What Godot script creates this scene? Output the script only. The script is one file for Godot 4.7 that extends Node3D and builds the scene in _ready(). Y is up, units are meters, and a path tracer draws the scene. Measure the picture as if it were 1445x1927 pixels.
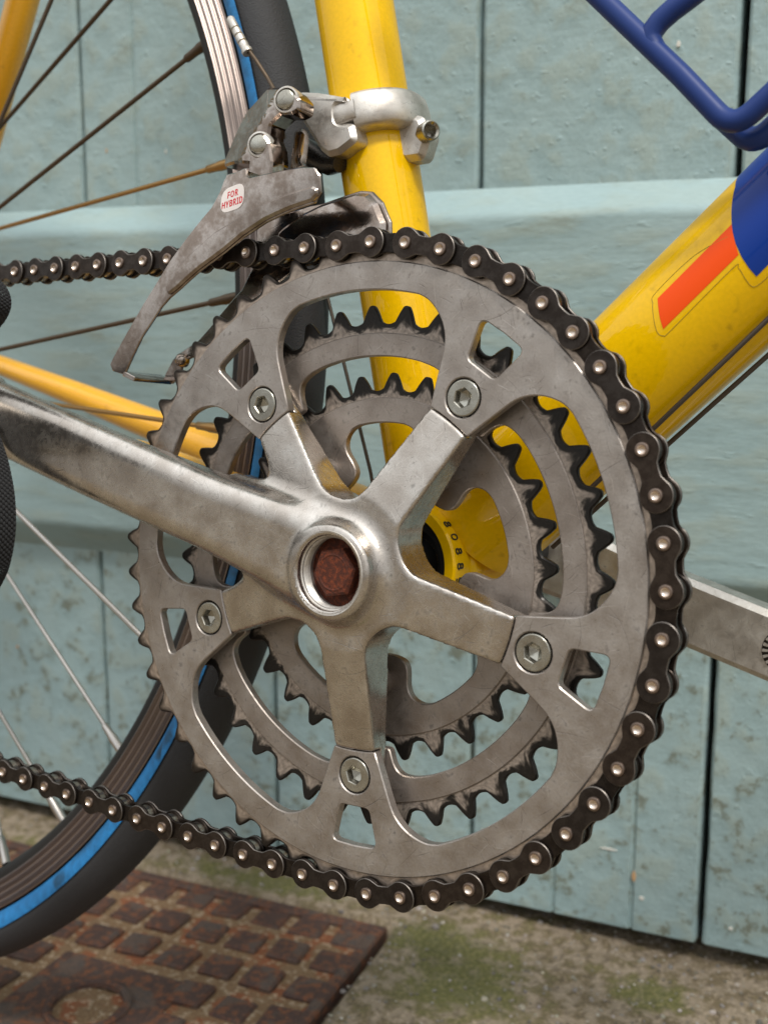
extends Node3D

# All shapes are written in millimetres and stored in metres.
const MM := 0.001
var rng := RandomNumberGenerator.new()
var m := {}
var bike: Node3D


# ---------------------------------------------------------------- mesh building
class Mesher:
	var v := PackedVector3Array()
	var n := PackedVector3Array()
	var t := PackedVector2Array()
	var xf := Transform3D()

	func tri(a: Vector3, b: Vector3, c: Vector3, na: Vector3, nb: Vector3, nc: Vector3, ta := Vector2.ZERO, tb := Vector2.ZERO, tc := Vector2.ZERO) -> void:
		a = xf * a
		b = xf * b
		c = xf * c
		na = xf.basis * na
		nb = xf.basis * nb
		nc = xf.basis * nc
		var g := (b - a).cross(c - a)
		if g.length_squared() < 1e-14:
			return
		if g.dot(na + nb + nc) > 0.0:
			v.append_array(PackedVector3Array([a, c, b]))
			n.append_array(PackedVector3Array([na, nc, nb]))
			t.append_array(PackedVector2Array([ta, tc, tb]))
		else:
			v.append_array(PackedVector3Array([a, b, c]))
			n.append_array(PackedVector3Array([na, nb, nc]))
			t.append_array(PackedVector2Array([ta, tb, tc]))

	func quad(a: Vector3, b: Vector3, c: Vector3, d: Vector3, na: Vector3, nb: Vector3, nc: Vector3, nd: Vector3, ta := Vector2.ZERO, tb := Vector2.ZERO, tc := Vector2.ZERO, td := Vector2.ZERO) -> void:
		tri(a, b, c, na, nb, nc, ta, tb, tc)
		tri(a, c, d, na, nc, nd, ta, tc, td)

	func flat(a: Vector3, b: Vector3, c: Vector3, d: Vector3, out: Vector3) -> void:
		var g := (b - a).cross(c - a)
		if g.length_squared() < 1e-12:
			g = (c - a).cross(d - a)
		g = g.normalized()
		if g.dot(out) < 0.0:
			g = -g
		quad(a, b, c, d, g, g, g, g)

	# split every triangle in four
	func refine(times: int) -> void:
		for w in times:
			var v2 := PackedVector3Array()
			var n2 := PackedVector3Array()
			for i in range(0, v.size(), 3):
				var p := [v[i], v[i + 1], v[i + 2], (v[i] + v[i + 1]) / 2, (v[i + 1] + v[i + 2]) / 2, (v[i + 2] + v[i]) / 2]
				var q := [n[i], n[i + 1], n[i + 2], (n[i] + n[i + 1]) / 2, (n[i + 1] + n[i + 2]) / 2, (n[i + 2] + n[i]) / 2]
				for k in [0, 3, 5, 3, 1, 4, 5, 4, 2, 3, 4, 5]:
					v2.append(p[k])
					n2.append(q[k])
			v = v2
			n = n2
		t.resize(v.size())

	# push points along z by a smooth function of (x, y)
	func warp(f: Callable) -> void:
		for i in v.size():
			var x := v[i].x
			var y := v[i].y
			var z: float = f.call(x, y)
			var dx: float = (f.call(x + 0.1, y) - z) / 0.1
			var dy: float = (f.call(x, y + 0.1) - z) / 0.1
			v[i].z += z
			n[i] = Vector3(n[i].x - dx * n[i].z, n[i].y - dy * n[i].z, n[i].z).normalized()

	func commit(into: ArrayMesh = null) -> ArrayMesh:
		var mesh := into if into else ArrayMesh.new()
		var arr := []
		arr.resize(Mesh.ARRAY_MAX)
		var s := PackedVector3Array()
		s.resize(v.size())
		var nn := PackedVector3Array()
		nn.resize(v.size())
		for i in v.size():
			s[i] = v[i] * MM
			nn[i] = n[i].normalized()
		arr[Mesh.ARRAY_VERTEX] = s
		arr[Mesh.ARRAY_NORMAL] = nn
		arr[Mesh.ARRAY_TEX_UV] = t
		mesh.add_surface_from_arrays(Mesh.PRIMITIVE_TRIANGLES, arr)
		return mesh


func put(called: String, mesh: Mesh, mat, parent: Node, at := Transform3D()) -> MeshInstance3D:
	var o := MeshInstance3D.new()
	o.name = called
	o.mesh = mesh
	if mat is Array:
		for i in mat.size():
			mesh.surface_set_material(i, mat[i])
	elif mat:
		for i in mesh.get_surface_count():
			o.set_surface_override_material(i, mat)
	o.transform = Transform3D(at.basis, at.origin * MM)
	parent.add_child(o, true)
	return o


func pts(a: Array) -> PackedVector2Array:
	var p := PackedVector2Array()
	for i in range(0, a.size(), 2):
		p.append(Vector2(a[i], a[i + 1]))
	return p


func polar(r: float, deg: float) -> Vector2:
	return Vector2(r, 0).rotated(deg_to_rad(deg))


func ccw(p: PackedVector2Array) -> PackedVector2Array:
	var s := 0.0
	for i in p.size():
		s += p[i].cross(p[(i + 1) % p.size()])
	if s < 0.0:
		p.reverse()
	return p


func rounded(p: PackedVector2Array, r: float, steps := 5, closed := true) -> PackedVector2Array:
	var out := PackedVector2Array()
	var c := p.size()
	for i in c:
		if not closed and (i == 0 or i == c - 1):
			out.append(p[i])
			continue
		var a := p[(i - 1 + c) % c]
		var b := p[i]
		var d := p[(i + 1) % c]
		var u := (a - b).normalized()
		var w := (d - b).normalized()
		var ang := acos(clampf(u.dot(w), -1, 1))
		if ang > 3.0:
			out.append(b)
			continue
		var cut := minf(r / tan(ang / 2.0), 0.46 * minf((a - b).length(), (d - b).length()))
		var s := b + u * cut
		var e := b + w * cut
		for k in steps + 1:
			var f := float(k) / steps
			out.append(s.lerp(b, f).lerp(b.lerp(e, f), f))
	return out


func spline(p: PackedVector2Array, per: int) -> PackedVector2Array:
	var out := PackedVector2Array()
	for i in p.size() - 1:
		var a := p[maxi(i - 1, 0)]
		var d := p[mini(i + 2, p.size() - 1)]
		for k in per:
			out.append(p[i].cubic_interpolate(p[i + 1], a, d, float(k) / per))
	out.append(p[p.size() - 1])
	return out


# outward normals of a closed counter-clockwise loop: [normal before, normal after] at every corner
func loop_normals(p: PackedVector2Array, sharp := 38.0) -> Array:
	var c := p.size()
	var before := PackedVector2Array()
	var after := PackedVector2Array()
	var mid := PackedVector2Array()
	for i in c:
		var e0 := (p[i] - p[(i - 1 + c) % c]).normalized()
		var e1 := (p[(i + 1) % c] - p[i]).normalized()
		var n0 := Vector2(e0.y, -e0.x)
		var n1 := Vector2(e1.y, -e1.x)
		var s := n0 + n1
		var q := s / maxf(0.25, s.length_squared() / 2.0)
		mid.append(q)
		if rad_to_deg(n0.angle_to(n1)) > sharp or rad_to_deg(n0.angle_to(n1)) < -sharp:
			before.append(n0)
			after.append(n1)
		else:
			before.append(s.normalized())
			after.append(s.normalized())
	return [before, after, mid]


func v3(p: Vector2, z: float) -> Vector3:
	return Vector3(p.x, p.y, z)


# a flat plate between z0 and z1 with chamfered edges
func plate(mb: Mesher, poly: PackedVector2Array, z0: float, z1: float, bev := 0.3, sharp := 38.0, rim: Mesher = null) -> void:
	var p := ccw(poly)
	var nn := loop_normals(p, sharp)
	var c := p.size()
	var ins := PackedVector2Array()
	for i in c:
		ins.append(p[i] - nn[2][i] * bev)
	var cap := Geometry2D.triangulate_polygon(ins)
	if cap.is_empty():
		cap = Geometry2D.triangulate_polygon(p)
	for i in range(0, cap.size(), 3):
		for s in [1.0, -1.0]:
			var z := z1 if s > 0.0 else z0
			var up := Vector3(0, 0, s)
			mb.tri(v3(ins[cap[i]], z), v3(ins[cap[i + 1]], z), v3(ins[cap[i + 2]], z), up, up, up)
	for i in c:
		var j := (i + 1) % c
		var na := v3(nn[1][i], 0)
		var nb := v3(nn[0][j], 0)
		mb.quad(v3(p[i], z0 + bev), v3(p[j], z0 + bev), v3(p[j], z1 - bev), v3(p[i], z1 - bev), na, nb, nb, na)
		if bev > 0.0:
			for s in [1.0, -1.0]:
				var zi := z1 if s > 0.0 else z0
				var zo := z1 - bev if s > 0.0 else z0 + bev
				var ba := (na + Vector3(0, 0, s)).normalized()
				var bb := (nb + Vector3(0, 0, s)).normalized()
				(rim if rim else mb).quad(v3(p[i], zo), v3(p[j], zo), v3(ins[j], zi), v3(ins[i], zi), ba, bb, bb, ba)


func arc(r: float, a0: float, a1: float, k: int, c := Vector2.ZERO) -> PackedVector2Array:
	var out := PackedVector2Array()
	for i in k + 1:
		out.append(c + polar(r, lerpf(a0, a1, float(i) / k)))
	return out


# profile of (radius, height) turned about z
func lathe(mb: Mesher, prof: PackedVector2Array, seg: int, sharp := 40.0, a0 := 0.0, a1 := TAU) -> void:
	var c := prof.size()
	var nb := []
	for i in c - 1:
		var e := (prof[i + 1] - prof[i]).normalized()
		nb.append(Vector2(e.y, -e.x))
	for i in c - 1:
		var n0: Vector2 = nb[i]
		var n1: Vector2 = nb[i]
		if i > 0 and absf(rad_to_deg(nb[i - 1].angle_to(nb[i]))) < sharp:
			n0 = (nb[i - 1] + nb[i]).normalized()
		if i < c - 2 and absf(rad_to_deg(nb[i].angle_to(nb[i + 1]))) < sharp:
			n1 = (nb[i] + nb[i + 1]).normalized()
		for k in seg:
			var fa := lerpf(a0, a1, float(k) / seg)
			var fb := lerpf(a0, a1, float(k + 1) / seg)
			var ca := Vector2(cos(fa), sin(fa))
			var cb := Vector2(cos(fb), sin(fb))
			mb.quad(v3(ca * prof[i].x, prof[i].y), v3(cb * prof[i].x, prof[i].y), v3(cb * prof[i + 1].x, prof[i + 1].y), v3(ca * prof[i + 1].x, prof[i + 1].y),
				v3(ca * n0.x, n0.y), v3(cb * n0.x, n0.y), v3(cb * n1.x, n1.y), v3(ca * n1.x, n1.y),
				Vector2(float(k) / seg, float(i) / c), Vector2(float(k + 1) / seg, float(i) / c), Vector2(float(k + 1) / seg, float(i + 1) / c), Vector2(float(k) / seg, float(i + 1) / c))


# closes the end of a part-turned profile
func lathe_cap(mb: Mesher, prof: PackedVector2Array, a: float) -> void:
	var c := Vector2(cos(a), sin(a))
	var mid := Vector2.ZERO
	for p in prof: mid += p / prof.size()
	var out := Vector3(-c.y, c.x, 0)
	for i in prof.size() - 1:
		mb.tri(v3(c * mid.x, mid.y), v3(c * prof[i].x, prof[i].y), v3(c * prof[i + 1].x, prof[i + 1].y), out, out, out)


# a round bar along a path; radii may change on the way
func bar(mb: Mesher, path: Array, radii, seg := 14, caps := true, squash := 1.0) -> void:
	var c := path.size()
	var ring := []
	var dirs := []
	for i in c:
		var d: Vector3 = (path[mini(i + 1, c - 1)] - path[maxi(i - 1, 0)]).normalized()
		dirs.append(d)
	var side: Vector3 = dirs[0].cross(Vector3(0.13, 0.2, 0.97)).normalized()
	var norms := []
	for i in c:
		side = (side - dirs[i] * side.dot(dirs[i])).normalized()
		var other: Vector3 = dirs[i].cross(side)
		var r: float = radii[i] if radii is Array else radii
		var row := []
		var nrow := []
		for k in seg:
			var a := TAU * k / seg
			var q: Vector3 = side * cos(a) + other * sin(a) * squash
			row.append(path[i] + q * r)
			nrow.append((side * cos(a) + other * sin(a) / squash).normalized())
		ring.append(row)
		norms.append(nrow)
	for i in c - 1:
		for k in seg:
			var l := (k + 1) % seg
			mb.quad(ring[i][k], ring[i][l], ring[i + 1][l], ring[i + 1][k], norms[i][k], norms[i][l], norms[i + 1][l], norms[i + 1][k],
				Vector2(float(k) / seg, float(i) / c), Vector2(float(k + 1) / seg, float(i) / c), Vector2(float(k + 1) / seg, float(i + 1) / c), Vector2(float(k) / seg, float(i + 1) / c))
	if caps:
		for e in [0, c - 1]:
			var out: Vector3 = -dirs[0] if e == 0 else dirs[c - 1]
			for k in seg:
				mb.tri(path[e], ring[e][k], ring[e][(k + 1) % seg], out, out, out)


func bend(p: Array, r: float, steps := 8) -> Array:
	var out := [p[0]]
	for i in range(1, p.size() - 1):
		var u: Vector3 = (p[i - 1] - p[i]).normalized()
		var w: Vector3 = (p[i + 1] - p[i]).normalized()
		var cut := r / tan(acos(clampf(u.dot(w), -1, 1)) / 2.0)
		var s: Vector3 = p[i] + u * cut
		var e: Vector3 = p[i] + w * cut
		for k in steps + 1:
			var f := float(k) / steps
			out.append(s.lerp(p[i], f).lerp(p[i].lerp(e, f), f))
	out.append(p[p.size() - 1])
	return out


func along(from: Vector3, to: Vector3) -> Transform3D:   # z axis along from -> to
	var z := (to - from).normalized()
	var x := z.cross(Vector3(0.3, 0.9, 0.2)).normalized()
	return Transform3D(Basis(x, z.cross(x), z), from)


func box(mb: Mesher, lo: Vector3, hi: Vector3, bev: float) -> void:
	plate(mb, PackedVector2Array([Vector2(lo.x, lo.y), Vector2(hi.x, lo.y), Vector2(hi.x, hi.y), Vector2(lo.x, hi.y)]), lo.z, hi.z, bev)


func tag(o: Node, label := "", category := "", kind := "", group := "") -> void:
	if label: o.set_meta("label", label)
	if category: o.set_meta("category", category)
	if kind: o.set_meta("kind", kind)
	if group: o.set_meta("group", group)


func part(called: String, parent: Node) -> Node3D:
	var o := Node3D.new()
	o.name = called
	parent.add_child(o, true)
	return o


# ---------------------------------------------------------------- textures
func fbm(sd: int, freq: float, oct := 4, type := FastNoiseLite.TYPE_SIMPLEX_SMOOTH) -> FastNoiseLite:
	var f := FastNoiseLite.new()
	f.seed = sd
	f.noise_type = type
	f.frequency = freq
	f.fractal_octaves = oct
	return f


func grey(sd: int, size: int, freq: float, oct := 4, type := FastNoiseLite.TYPE_SIMPLEX_SMOOTH) -> PackedByteArray:
	var im := fbm(sd, freq, oct, type).get_seamless_image(size, size)
	im.convert(Image.FORMAT_L8)
	return im.get_data()


func tex_of(data: PackedByteArray, size: int, fmt: int) -> ImageTexture:
	return ImageTexture.create_from_image(Image.create_from_data(size, size, false, fmt, data))


# thin scratches drawn into a grey picture that wraps round
func scratch(data: PackedByteArray, size: int, count: int, sd: int, most: float, deep: float, lean := -1.0) -> void:
	var r := RandomNumberGenerator.new()
	r.seed = sd
	for i in count:
		var p := Vector2(r.randf() * size, r.randf() * size)
		var a := r.randf() * TAU if lean < 0.0 else lean + r.randfn(0, 0.25)
		var d := Vector2(cos(a), sin(a))
		var turn := r.randfn(0, 0.008)
		var len := r.randf() * r.randf() * most + 4.0
		var s := r.randfn(-0.2, 0.7) * deep
		for k in int(len):
			d = d.rotated(turn)
			p += d
			var x := posmod(int(p.x), size)
			var y := posmod(int(p.y), size)
			data[y * size + x] = clampi(data[y * size + x] + int(s * sin(PI * k / len)), 0, 255)


func std(name: String, c: Color, rough := 0.5, metal := 0.0) -> StandardMaterial3D:
	var s := StandardMaterial3D.new()
	s.resource_name = name
	s.albedo_color = c
	s.roughness = rough
	s.metallic = metal
	m[name] = s
	return s


func dress(s: StandardMaterial3D, scale: float, color: Texture2D, rough: Texture2D = null, height: Texture2D = null, deep := 1.0, world := true) -> void:
	s.uv1_triplanar = true
	s.uv1_world_triplanar = world
	s.uv1_triplanar_sharpness = 6.0
	s.uv1_scale = Vector3.ONE * scale
	if color: s.albedo_texture = color
	if rough:
		s.roughness_texture = rough
		s.roughness_texture_channel = BaseMaterial3D.TEXTURE_CHANNEL_RED
	if height:
		s.heightmap_enabled = true
		s.heightmap_texture = height
		s.heightmap_scale = deep


func lin(r: float, g: float, b: float) -> Color:
	return Color(r, g, b).linear_to_srgb()


func rgb_tex(size: int, pick: Callable) -> ImageTexture:
	var out := PackedByteArray()
	out.resize(size * size * 3)
	var k := 0
	for i in size * size:
		var c: Color = pick.call(i)
		out[k] = clampi(int(c.r * 255.0), 0, 255)
		out[k + 1] = clampi(int(c.g * 255.0), 0, 255)
		out[k + 2] = clampi(int(c.b * 255.0), 0, 255)
		k += 3
	return tex_of(out, size, Image.FORMAT_RGB8)


func make_materials() -> void:
	var N := 1024
	var blot := grey(11, N, 0.006, 5)
	var fine := grey(12, N, 0.12, 3)
	var mid := grey(13, N, 0.03, 4)
	var cell := grey(14, N, 0.05, 2, FastNoiseLite.TYPE_CELLULAR)
	# cast aluminium: stains, grain, scratches
	var marks := PackedByteArray()
	marks.resize(N * N)
	marks.fill(128)
	scratch(marks, N, 1500, 5, 90.0, 80.0)
	scratch(marks, N, 260, 6, 320.0, 90.0)
	var alu := rgb_tex(N, func(i: int) -> Color:
		var b: float = blot[i] / 255.0
		var f: float = fine[i] / 255.0 - 0.5
		var q: float = mid[i] / 255.0
		var s: float = (marks[i] - 128) / 255.0
		var l := 0.86 + 0.18 * (b - 0.5) + 0.07 * f + 0.75 * s
		l -= 0.32 * clampf((q - 0.66) * 2.6, 0, 1) * clampf((b - 0.42) * 3.0, 0, 1)
		return Color(l, l * lerpf(0.965, 0.995, b), l * lerpf(0.93, 0.985, b)))
	var alu_r := PackedByteArray()
	alu_r.resize(N * N)
	var alu_h := PackedByteArray()
	alu_h.resize(N * N)
	for i in N * N:
		alu_r[i] = clampi(int(128 + 0.18 * (blot[i] - 128) + 0.15 * (fine[i] - 128) + 0.3 * (mid[i] - 128)), 20, 255)
		alu_h[i] = clampi(int(128 + 0.10 * (fine[i] - 128) + 0.9 * (marks[i] - 128) + 0.15 * (mid[i] - 128)), 0, 255)
	var alu_rt := tex_of(alu_r, N, Image.FORMAT_L8)
	var alu_ht := tex_of(alu_h, N, Image.FORMAT_L8)
	var s := std("ring_aluminium", Color(0.735, 0.712, 0.697), 0.80, 0.8)
	dress(s, 9.0, alu, alu_rt, alu_ht, 0.012)
	s = std("inner_ring_aluminium", Color(0.66, 0.63, 0.61), 0.84, 0.75)
	dress(s, 9.0, alu, alu_rt, alu_ht, 0.012)
	s = std("crank_aluminium", Color(0.85, 0.83, 0.81), 0.53, 0.97)
	dress(s, 10.0, alu, alu_rt, alu_ht, 0.010)
	s = std("bare_metal", Color(0.88, 0.87, 0.855), 0.85, 0.8)
	dress(s, 14.0, alu, alu_rt, alu_ht, 0.006)
	var tarnish := rgb_tex(512, func(i: int) -> Color:
		var j: int = (i / 512) * 2 * N + (i % 512) * 2
		var k := smoothstep(0.30, 0.70, mid[j] / 255.0 * 0.35 + blot[j] / 255.0 * 0.65) * 0.55
		return Color(0.77, 0.735, 0.71).lerp(Color(0.47, 0.40, 0.35), k) * (0.93 + 0.14 * fine[j] / 255.0))
	s = std("steel_dirty", Color(0.88, 0.87, 0.86), 0.28, 1.0)
	dress(s, 10.0, tarnish, alu_rt, alu_ht, 0.006)
	s = std("bolt_steel", Color(0.75, 0.75, 0.72), 0.5, 0.9)
	dress(s, 20.0, alu, alu_rt, alu_ht, 0.005)
	std("pin_steel", Color(0.86, 0.80, 0.75), 0.24, 1.0)
	std("pin_rim", Color(0.50, 0.44, 0.40), 0.42, 1.0)
	s = std("chain_plate", Color(0.27, 0.25, 0.235), 0.62, 0.8)
	dress(s, 30.0, alu, alu_rt, alu_ht, 0.004)
	var k3 := 0
	for c in [Color(0.315, 0.29, 0.272), Color(0.28, 0.262, 0.25), Color(0.305, 0.272, 0.245)]:
		s = std("chain_plate_%d" % k3, c, 0.74 + 0.06 * k3, 0.7)
		dress(s, 24.0 + 7.0 * k3, tarnish, alu_rt, alu_ht, 0.006)
		s = std("chain_inner_%d" % k3, c * 0.82, 0.66, 0.75)
		dress(s, 27.0 + 7.0 * k3, tarnish, alu_rt, alu_ht, 0.006)
		k3 += 1
	std("chain_edge", Color(0.44, 0.415, 0.395), 0.45, 0.9)
	std("roller_steel", Color(0.66, 0.63, 0.60), 0.3, 1.0)
	s = std("spoke_steel", Color(0.72, 0.70, 0.68), 0.33, 1.0)
	s = std("spoke_gold_reflection", Color(0.66, 0.52, 0.33), 0.36, 1.0)  # steel spoke, reflection of the yellow frame painted into its colour
	s = std("spoke_grimy", Color(0.36, 0.31, 0.26), 0.5, 0.9)
	s = std("rim_track", Color(0.56, 0.51, 0.485), 0.42, 0.9)
	s = std("rim_black", Color(0.09, 0.08, 0.075), 0.6, 0.2)
	s = std("cable_steel", Color(0.34, 0.31, 0.28), 0.45, 0.8)
	# grime on the teeth: u runs round, v from the machined step to the tip
	var band := rgb_tex(512, func(i: int) -> Color:
		var y := i / 512
		var x := i % 512
		var j: int = (y / 14) * N + x * 2
		var edge: float = y / 512.0 + 0.75 * (mid[j] / 255.0 - 0.5) + 0.8 * (blot[(j * 2) % (N * N)] / 255.0 - 0.5) + 0.10 * (fine[j] / 255.0 - 0.5)
		var g := smoothstep(0.24, 0.62, edge) * (0.86 + 0.14 * fine[(j * 5) % (N * N)] / 255.0)
		var l: float = 0.80 + 0.35 * (mid[(j * 3) % (N * N)] / 255.0 - 0.5)
		var metal := Color(l, l * 0.95, l * 0.91)
		return metal.lerp(Color(0.15, 0.14, 0.132) * (0.75 + 0.5 * fine[j] / 255.0), g))
	s = std("grimy_teeth", Color(0.72, 0.70, 0.68), 0.8, 0.55)
	s.albedo_texture = band
	s.roughness_texture = alu_rt
	var band2 := rgb_tex(256, func(i: int) -> Color:
		var y := i / 256
		var x := i % 256
		var j: int = (y / 8) * N + x * 4
		var edge: float = y / 256.0 + 0.5 * (mid[j] / 255.0 - 0.5) + 0.2 * (fine[j] / 255.0 - 0.5)
		var g := smoothstep(0.30, 0.90, edge)
		var l: float = 0.85 + 0.35 * (mid[(j * 3) % (N * N)] / 255.0 - 0.5)
		return Color(l, l * 0.95, l * 0.91).lerp(Color(0.24, 0.22, 0.205), g))
	s = std("worn_teeth", Color(0.74, 0.71, 0.68), 0.8, 0.7)
	s.albedo_texture = band2
	s.roughness_texture = alu_rt
	# paint
	var flake := rgb_tex(512, func(i: int) -> Color:
		var j: int = (i / 512) * N + i % 512
		var f: float = fine[j] / 255.0 - 0.5
		var b: float = clampf((mid[j] / 255.0 - 0.70) * 4.0, 0, 1) * clampf((blot[j] / 255.0 - 0.45) * 5.0, 0, 1)
		var l := 0.97 + 0.06 * f
		return Color(l, l, l).lerp(Color(0.35, 0.30, 0.25), b * 0.22))
	s = std("yellow_paint", lin(0.82, 0.48, 0.0), 0.5, 0.1)
	dress(s, 9.0, flake)
	s.metallic_specular = 0.15
	s.clearcoat_enabled = true
	s.clearcoat = 0.6
	s.clearcoat_roughness = 0.04
	s = std("amber_paint", lin(0.86, 0.42, 0.0), 0.5, 0.1)
	dress(s, 9.0, flake)
	s.clearcoat_enabled = true
	s.clearcoat_roughness = 0.2
	for d in [["orange_decal", lin(0.80, 0.07, 0.0)], ["blue_decal", lin(0.004, 0.034, 0.24)], ["decal_edge", lin(0.30, 0.20, 0.02)]]:
		s = std(d[0], d[1], 0.45)
		s.metallic_specular = 0.2
		s.clearcoat_enabled = true
		s.clearcoat = 0.35
		s.clearcoat_roughness = 0.06
	s = std("blue_rod", lin(0.012, 0.033, 0.15), 0.42)
	s.metallic_specular = 0.35
	s = std("black_ink", lin(0.02, 0.018, 0.01), 0.7)
	s = std("dark_hole", lin(0.012, 0.011, 0.010), 0.9)
	s = std("sticker_white", lin(0.62, 0.56, 0.53), 0.5)
	s = std("sticker_red", lin(0.55, 0.02, 0.03), 0.5)
	# rubber
	var rub := PackedByteArray()
	rub.resize(N * N)
	for i in N * N:
		rub[i] = clampi(int(128 + 0.5 * (fine[i] - 128) + 0.3 * (cell[i] - 128)), 0, 255)
	var rub_t := tex_of(rub, N, Image.FORMAT_L8)
	s = std("black_rubber", lin(0.022, 0.022, 0.024), 0.75)
	dress(s, 10.0, null, null, rub_t, 0.03)
	var bl := rgb_tex(512, func(i: int) -> Color:
		var j: int = (i / 512) * N + i % 512
		var l: float = 0.9 + 0.25 * (mid[j] / 255.0 - 0.5)
		return Color(l, l, l).lerp(Color(0.25, 0.2, 0.15), clampf((blot[j] / 255.0 - 0.62) * 3.0, 0, 0.6)))
	s = std("blue_rubber", lin(0.012, 0.21, 0.52), 0.6)
	dress(s, 9.0, bl, null, rub_t, 0.02)
	s = std("webbing", lin(0.016, 0.016, 0.017), 0.9)
	# rust
	var rust := rgb_tex(512, func(i: int) -> Color:
		var j: int = (i / 512) * N + i % 512
		var a: float = mid[j] / 255.0
		var f: float = fine[j] / 255.0
		return Color(0.33, 0.17, 0.10).lerp(Color(0.55, 0.30, 0.16), clampf((a - 0.35) * 2.0, 0, 1)).lerp(Color(0.16, 0.085, 0.06), clampf((f - 0.5) * 2.0, 0, 1)))
	s = std("rust", Color(0.88, 0.74, 0.62), 0.75, 0.1)
	dress(s, 30.0, rust, null, alu_ht, 0.03)
	var iron := rgb_tex(N, func(i: int) -> Color:
		var a: float = blot[i] / 255.0
		var b: float = mid[i] / 255.0
		var f: float = fine[i] / 255.0
		var c := Color(0.285, 0.215, 0.19).lerp(Color(0.44, 0.28, 0.19), smoothstep(0.40, 0.66, b * 0.6 + a * 0.4))
		c = c.lerp(Color(0.30, 0.285, 0.275), smoothstep(0.56, 0.72, a) * 0.7)
		return c * (0.8 + 0.45 * f))
	s = std("cast_iron", Color(0.95, 0.93, 0.92), 0.8, 0.1)
	dress(s, 5.0, iron, null, alu_ht, 0.05)
	var silt := rgb_tex(N, func(i: int) -> Color:
		var a: float = blot[i] / 255.0
		var b: float = mid[i] / 255.0
		var f: float = fine[i] / 255.0
		var c := Color(0.50, 0.395, 0.285).lerp(Color(0.53, 0.32, 0.20), smoothstep(0.5, 0.7, a))
		c = c.lerp(Color(0.70, 0.63, 0.54), smoothstep(0.55, 0.75, b) * 0.7)
		return c * (0.75 + 0.5 * f))
	s = std("silted_iron", Color(0.9, 0.9, 0.9), 0.92)
	dress(s, 5.0, silt, null, alu_ht, 0.08)
	# ground: gritty concrete with moss
	var big := grey(31, N, 0.004, 4)
	var grit := grey(32, N, 0.09, 2, FastNoiseLite.TYPE_CELLULAR)
	var earth := rgb_tex(N, func(i: int) -> Color:
		var g: float = grit[i] / 255.0
		var b: float = mid[i] / 255.0
		var f: float = fine[i] / 255.0
		var c := Color(0.60, 0.54, 0.46).lerp(Color(0.47, 0.41, 0.315), smoothstep(0.35, 0.65, b))
		c = c.lerp(Color(0.74, 0.67, 0.58), smoothstep(0.55, 0.8, f) * 0.6)
		c = c.lerp(Color(0.36, 0.31, 0.25), smoothstep(0.5, 0.8, g) * 0.55)
		return c)
	var moss := rgb_tex(N, func(i: int) -> Color:
		var f: float = fine[i] / 255.0
		var b: float = mid[i] / 255.0
		return Color(0.25, 0.27, 0.095).lerp(Color(0.45, 0.43, 0.26), clampf(f * 1.2 - 0.1 + 0.5 * (b - 0.5), 0, 1)))
	var mask := rgb_tex(N, func(i: int) -> Color:
		var a: float = big[i] / 255.0
		var b: float = mid[i] / 255.0
		# two patches, beside the cover and behind it
		var tile := 1000.0 / 2.4
		var px := (i % N) * tile / N
		var pz := (i / N) * tile / N
		var k := 0.0
		for q in [[-35.0, -205.0, 62.0, 55.0], [-62.0, -236.0, 50.0, 28.0], [-185.0, -262.0, 80.0, 18.0], [60.0, -235.0, 30.0, 22.0]]:
			var dx: float = fposmod(px - q[0] + tile / 2, tile) - tile / 2
			var dz: float = fposmod(pz - q[1] + tile / 2, tile) - tile / 2
			k = maxf(k, 1.0 - Vector2(dx / q[2], dz / q[3]).length())
		k = smoothstep(0.0, 0.75, k + 1.3 * (a * 0.35 + b * 0.65 - 0.5)) * 0.82
		return Color(k, k, k))
	var earth_h := PackedByteArray()
	earth_h.resize(N * N)
	for i in N * N:
		earth_h[i] = clampi(int(110 + 0.45 * (fine[i] - 128) + 0.5 * (mid[i] - 128) + 0.5 * (grit[i] - 128)), 0, 255)
	s = std("gritty_concrete", Color(0.86, 0.86, 0.86), 0.95)
	dress(s, 2.4, earth, null, tex_of(earth_h, N, Image.FORMAT_L8), 0.14)
	s.detail_enabled = true
	s.detail_albedo = moss
	s.detail_mask = mask
	s.detail_blend_mode = BaseMaterial3D.BLEND_MODE_MIX
	std("pebble", lin(0.36, 0.31, 0.25), 0.9)
	# old teal paint on wood: lumps, brush marks, mould
	var lump := grey(41, N, 0.045, 3, FastNoiseLite.TYPE_CELLULAR)
	var brush := grey(42, N, 0.05, 4)
	var soft := grey(43, N, 0.012, 4)
	var door_h := PackedByteArray()
	door_h.resize(N * N)
	for i in N * N:
		var x := i % N
		var y := i / N
		var st: int = brush[((y * 2) % N) * N + (x / 5)]
		var l: float = 0.05 * (brush[i] - 128) + 0.09 * (st - 128) + 1.0 * (soft[i] - 128)
		l += 80.0 * smoothstep(0.76, 0.83, mid[i] / 255.0) + 0.03 * (fine[i] - 128)
		l -= 60.0 * smoothstep(0.80, 0.9, brush[i] / 255.0)
		door_h[i] = clampi(int(118 + l), 0, 255)
	var door_ht := tex_of(door_h, N, Image.FORMAT_L8)
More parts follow.
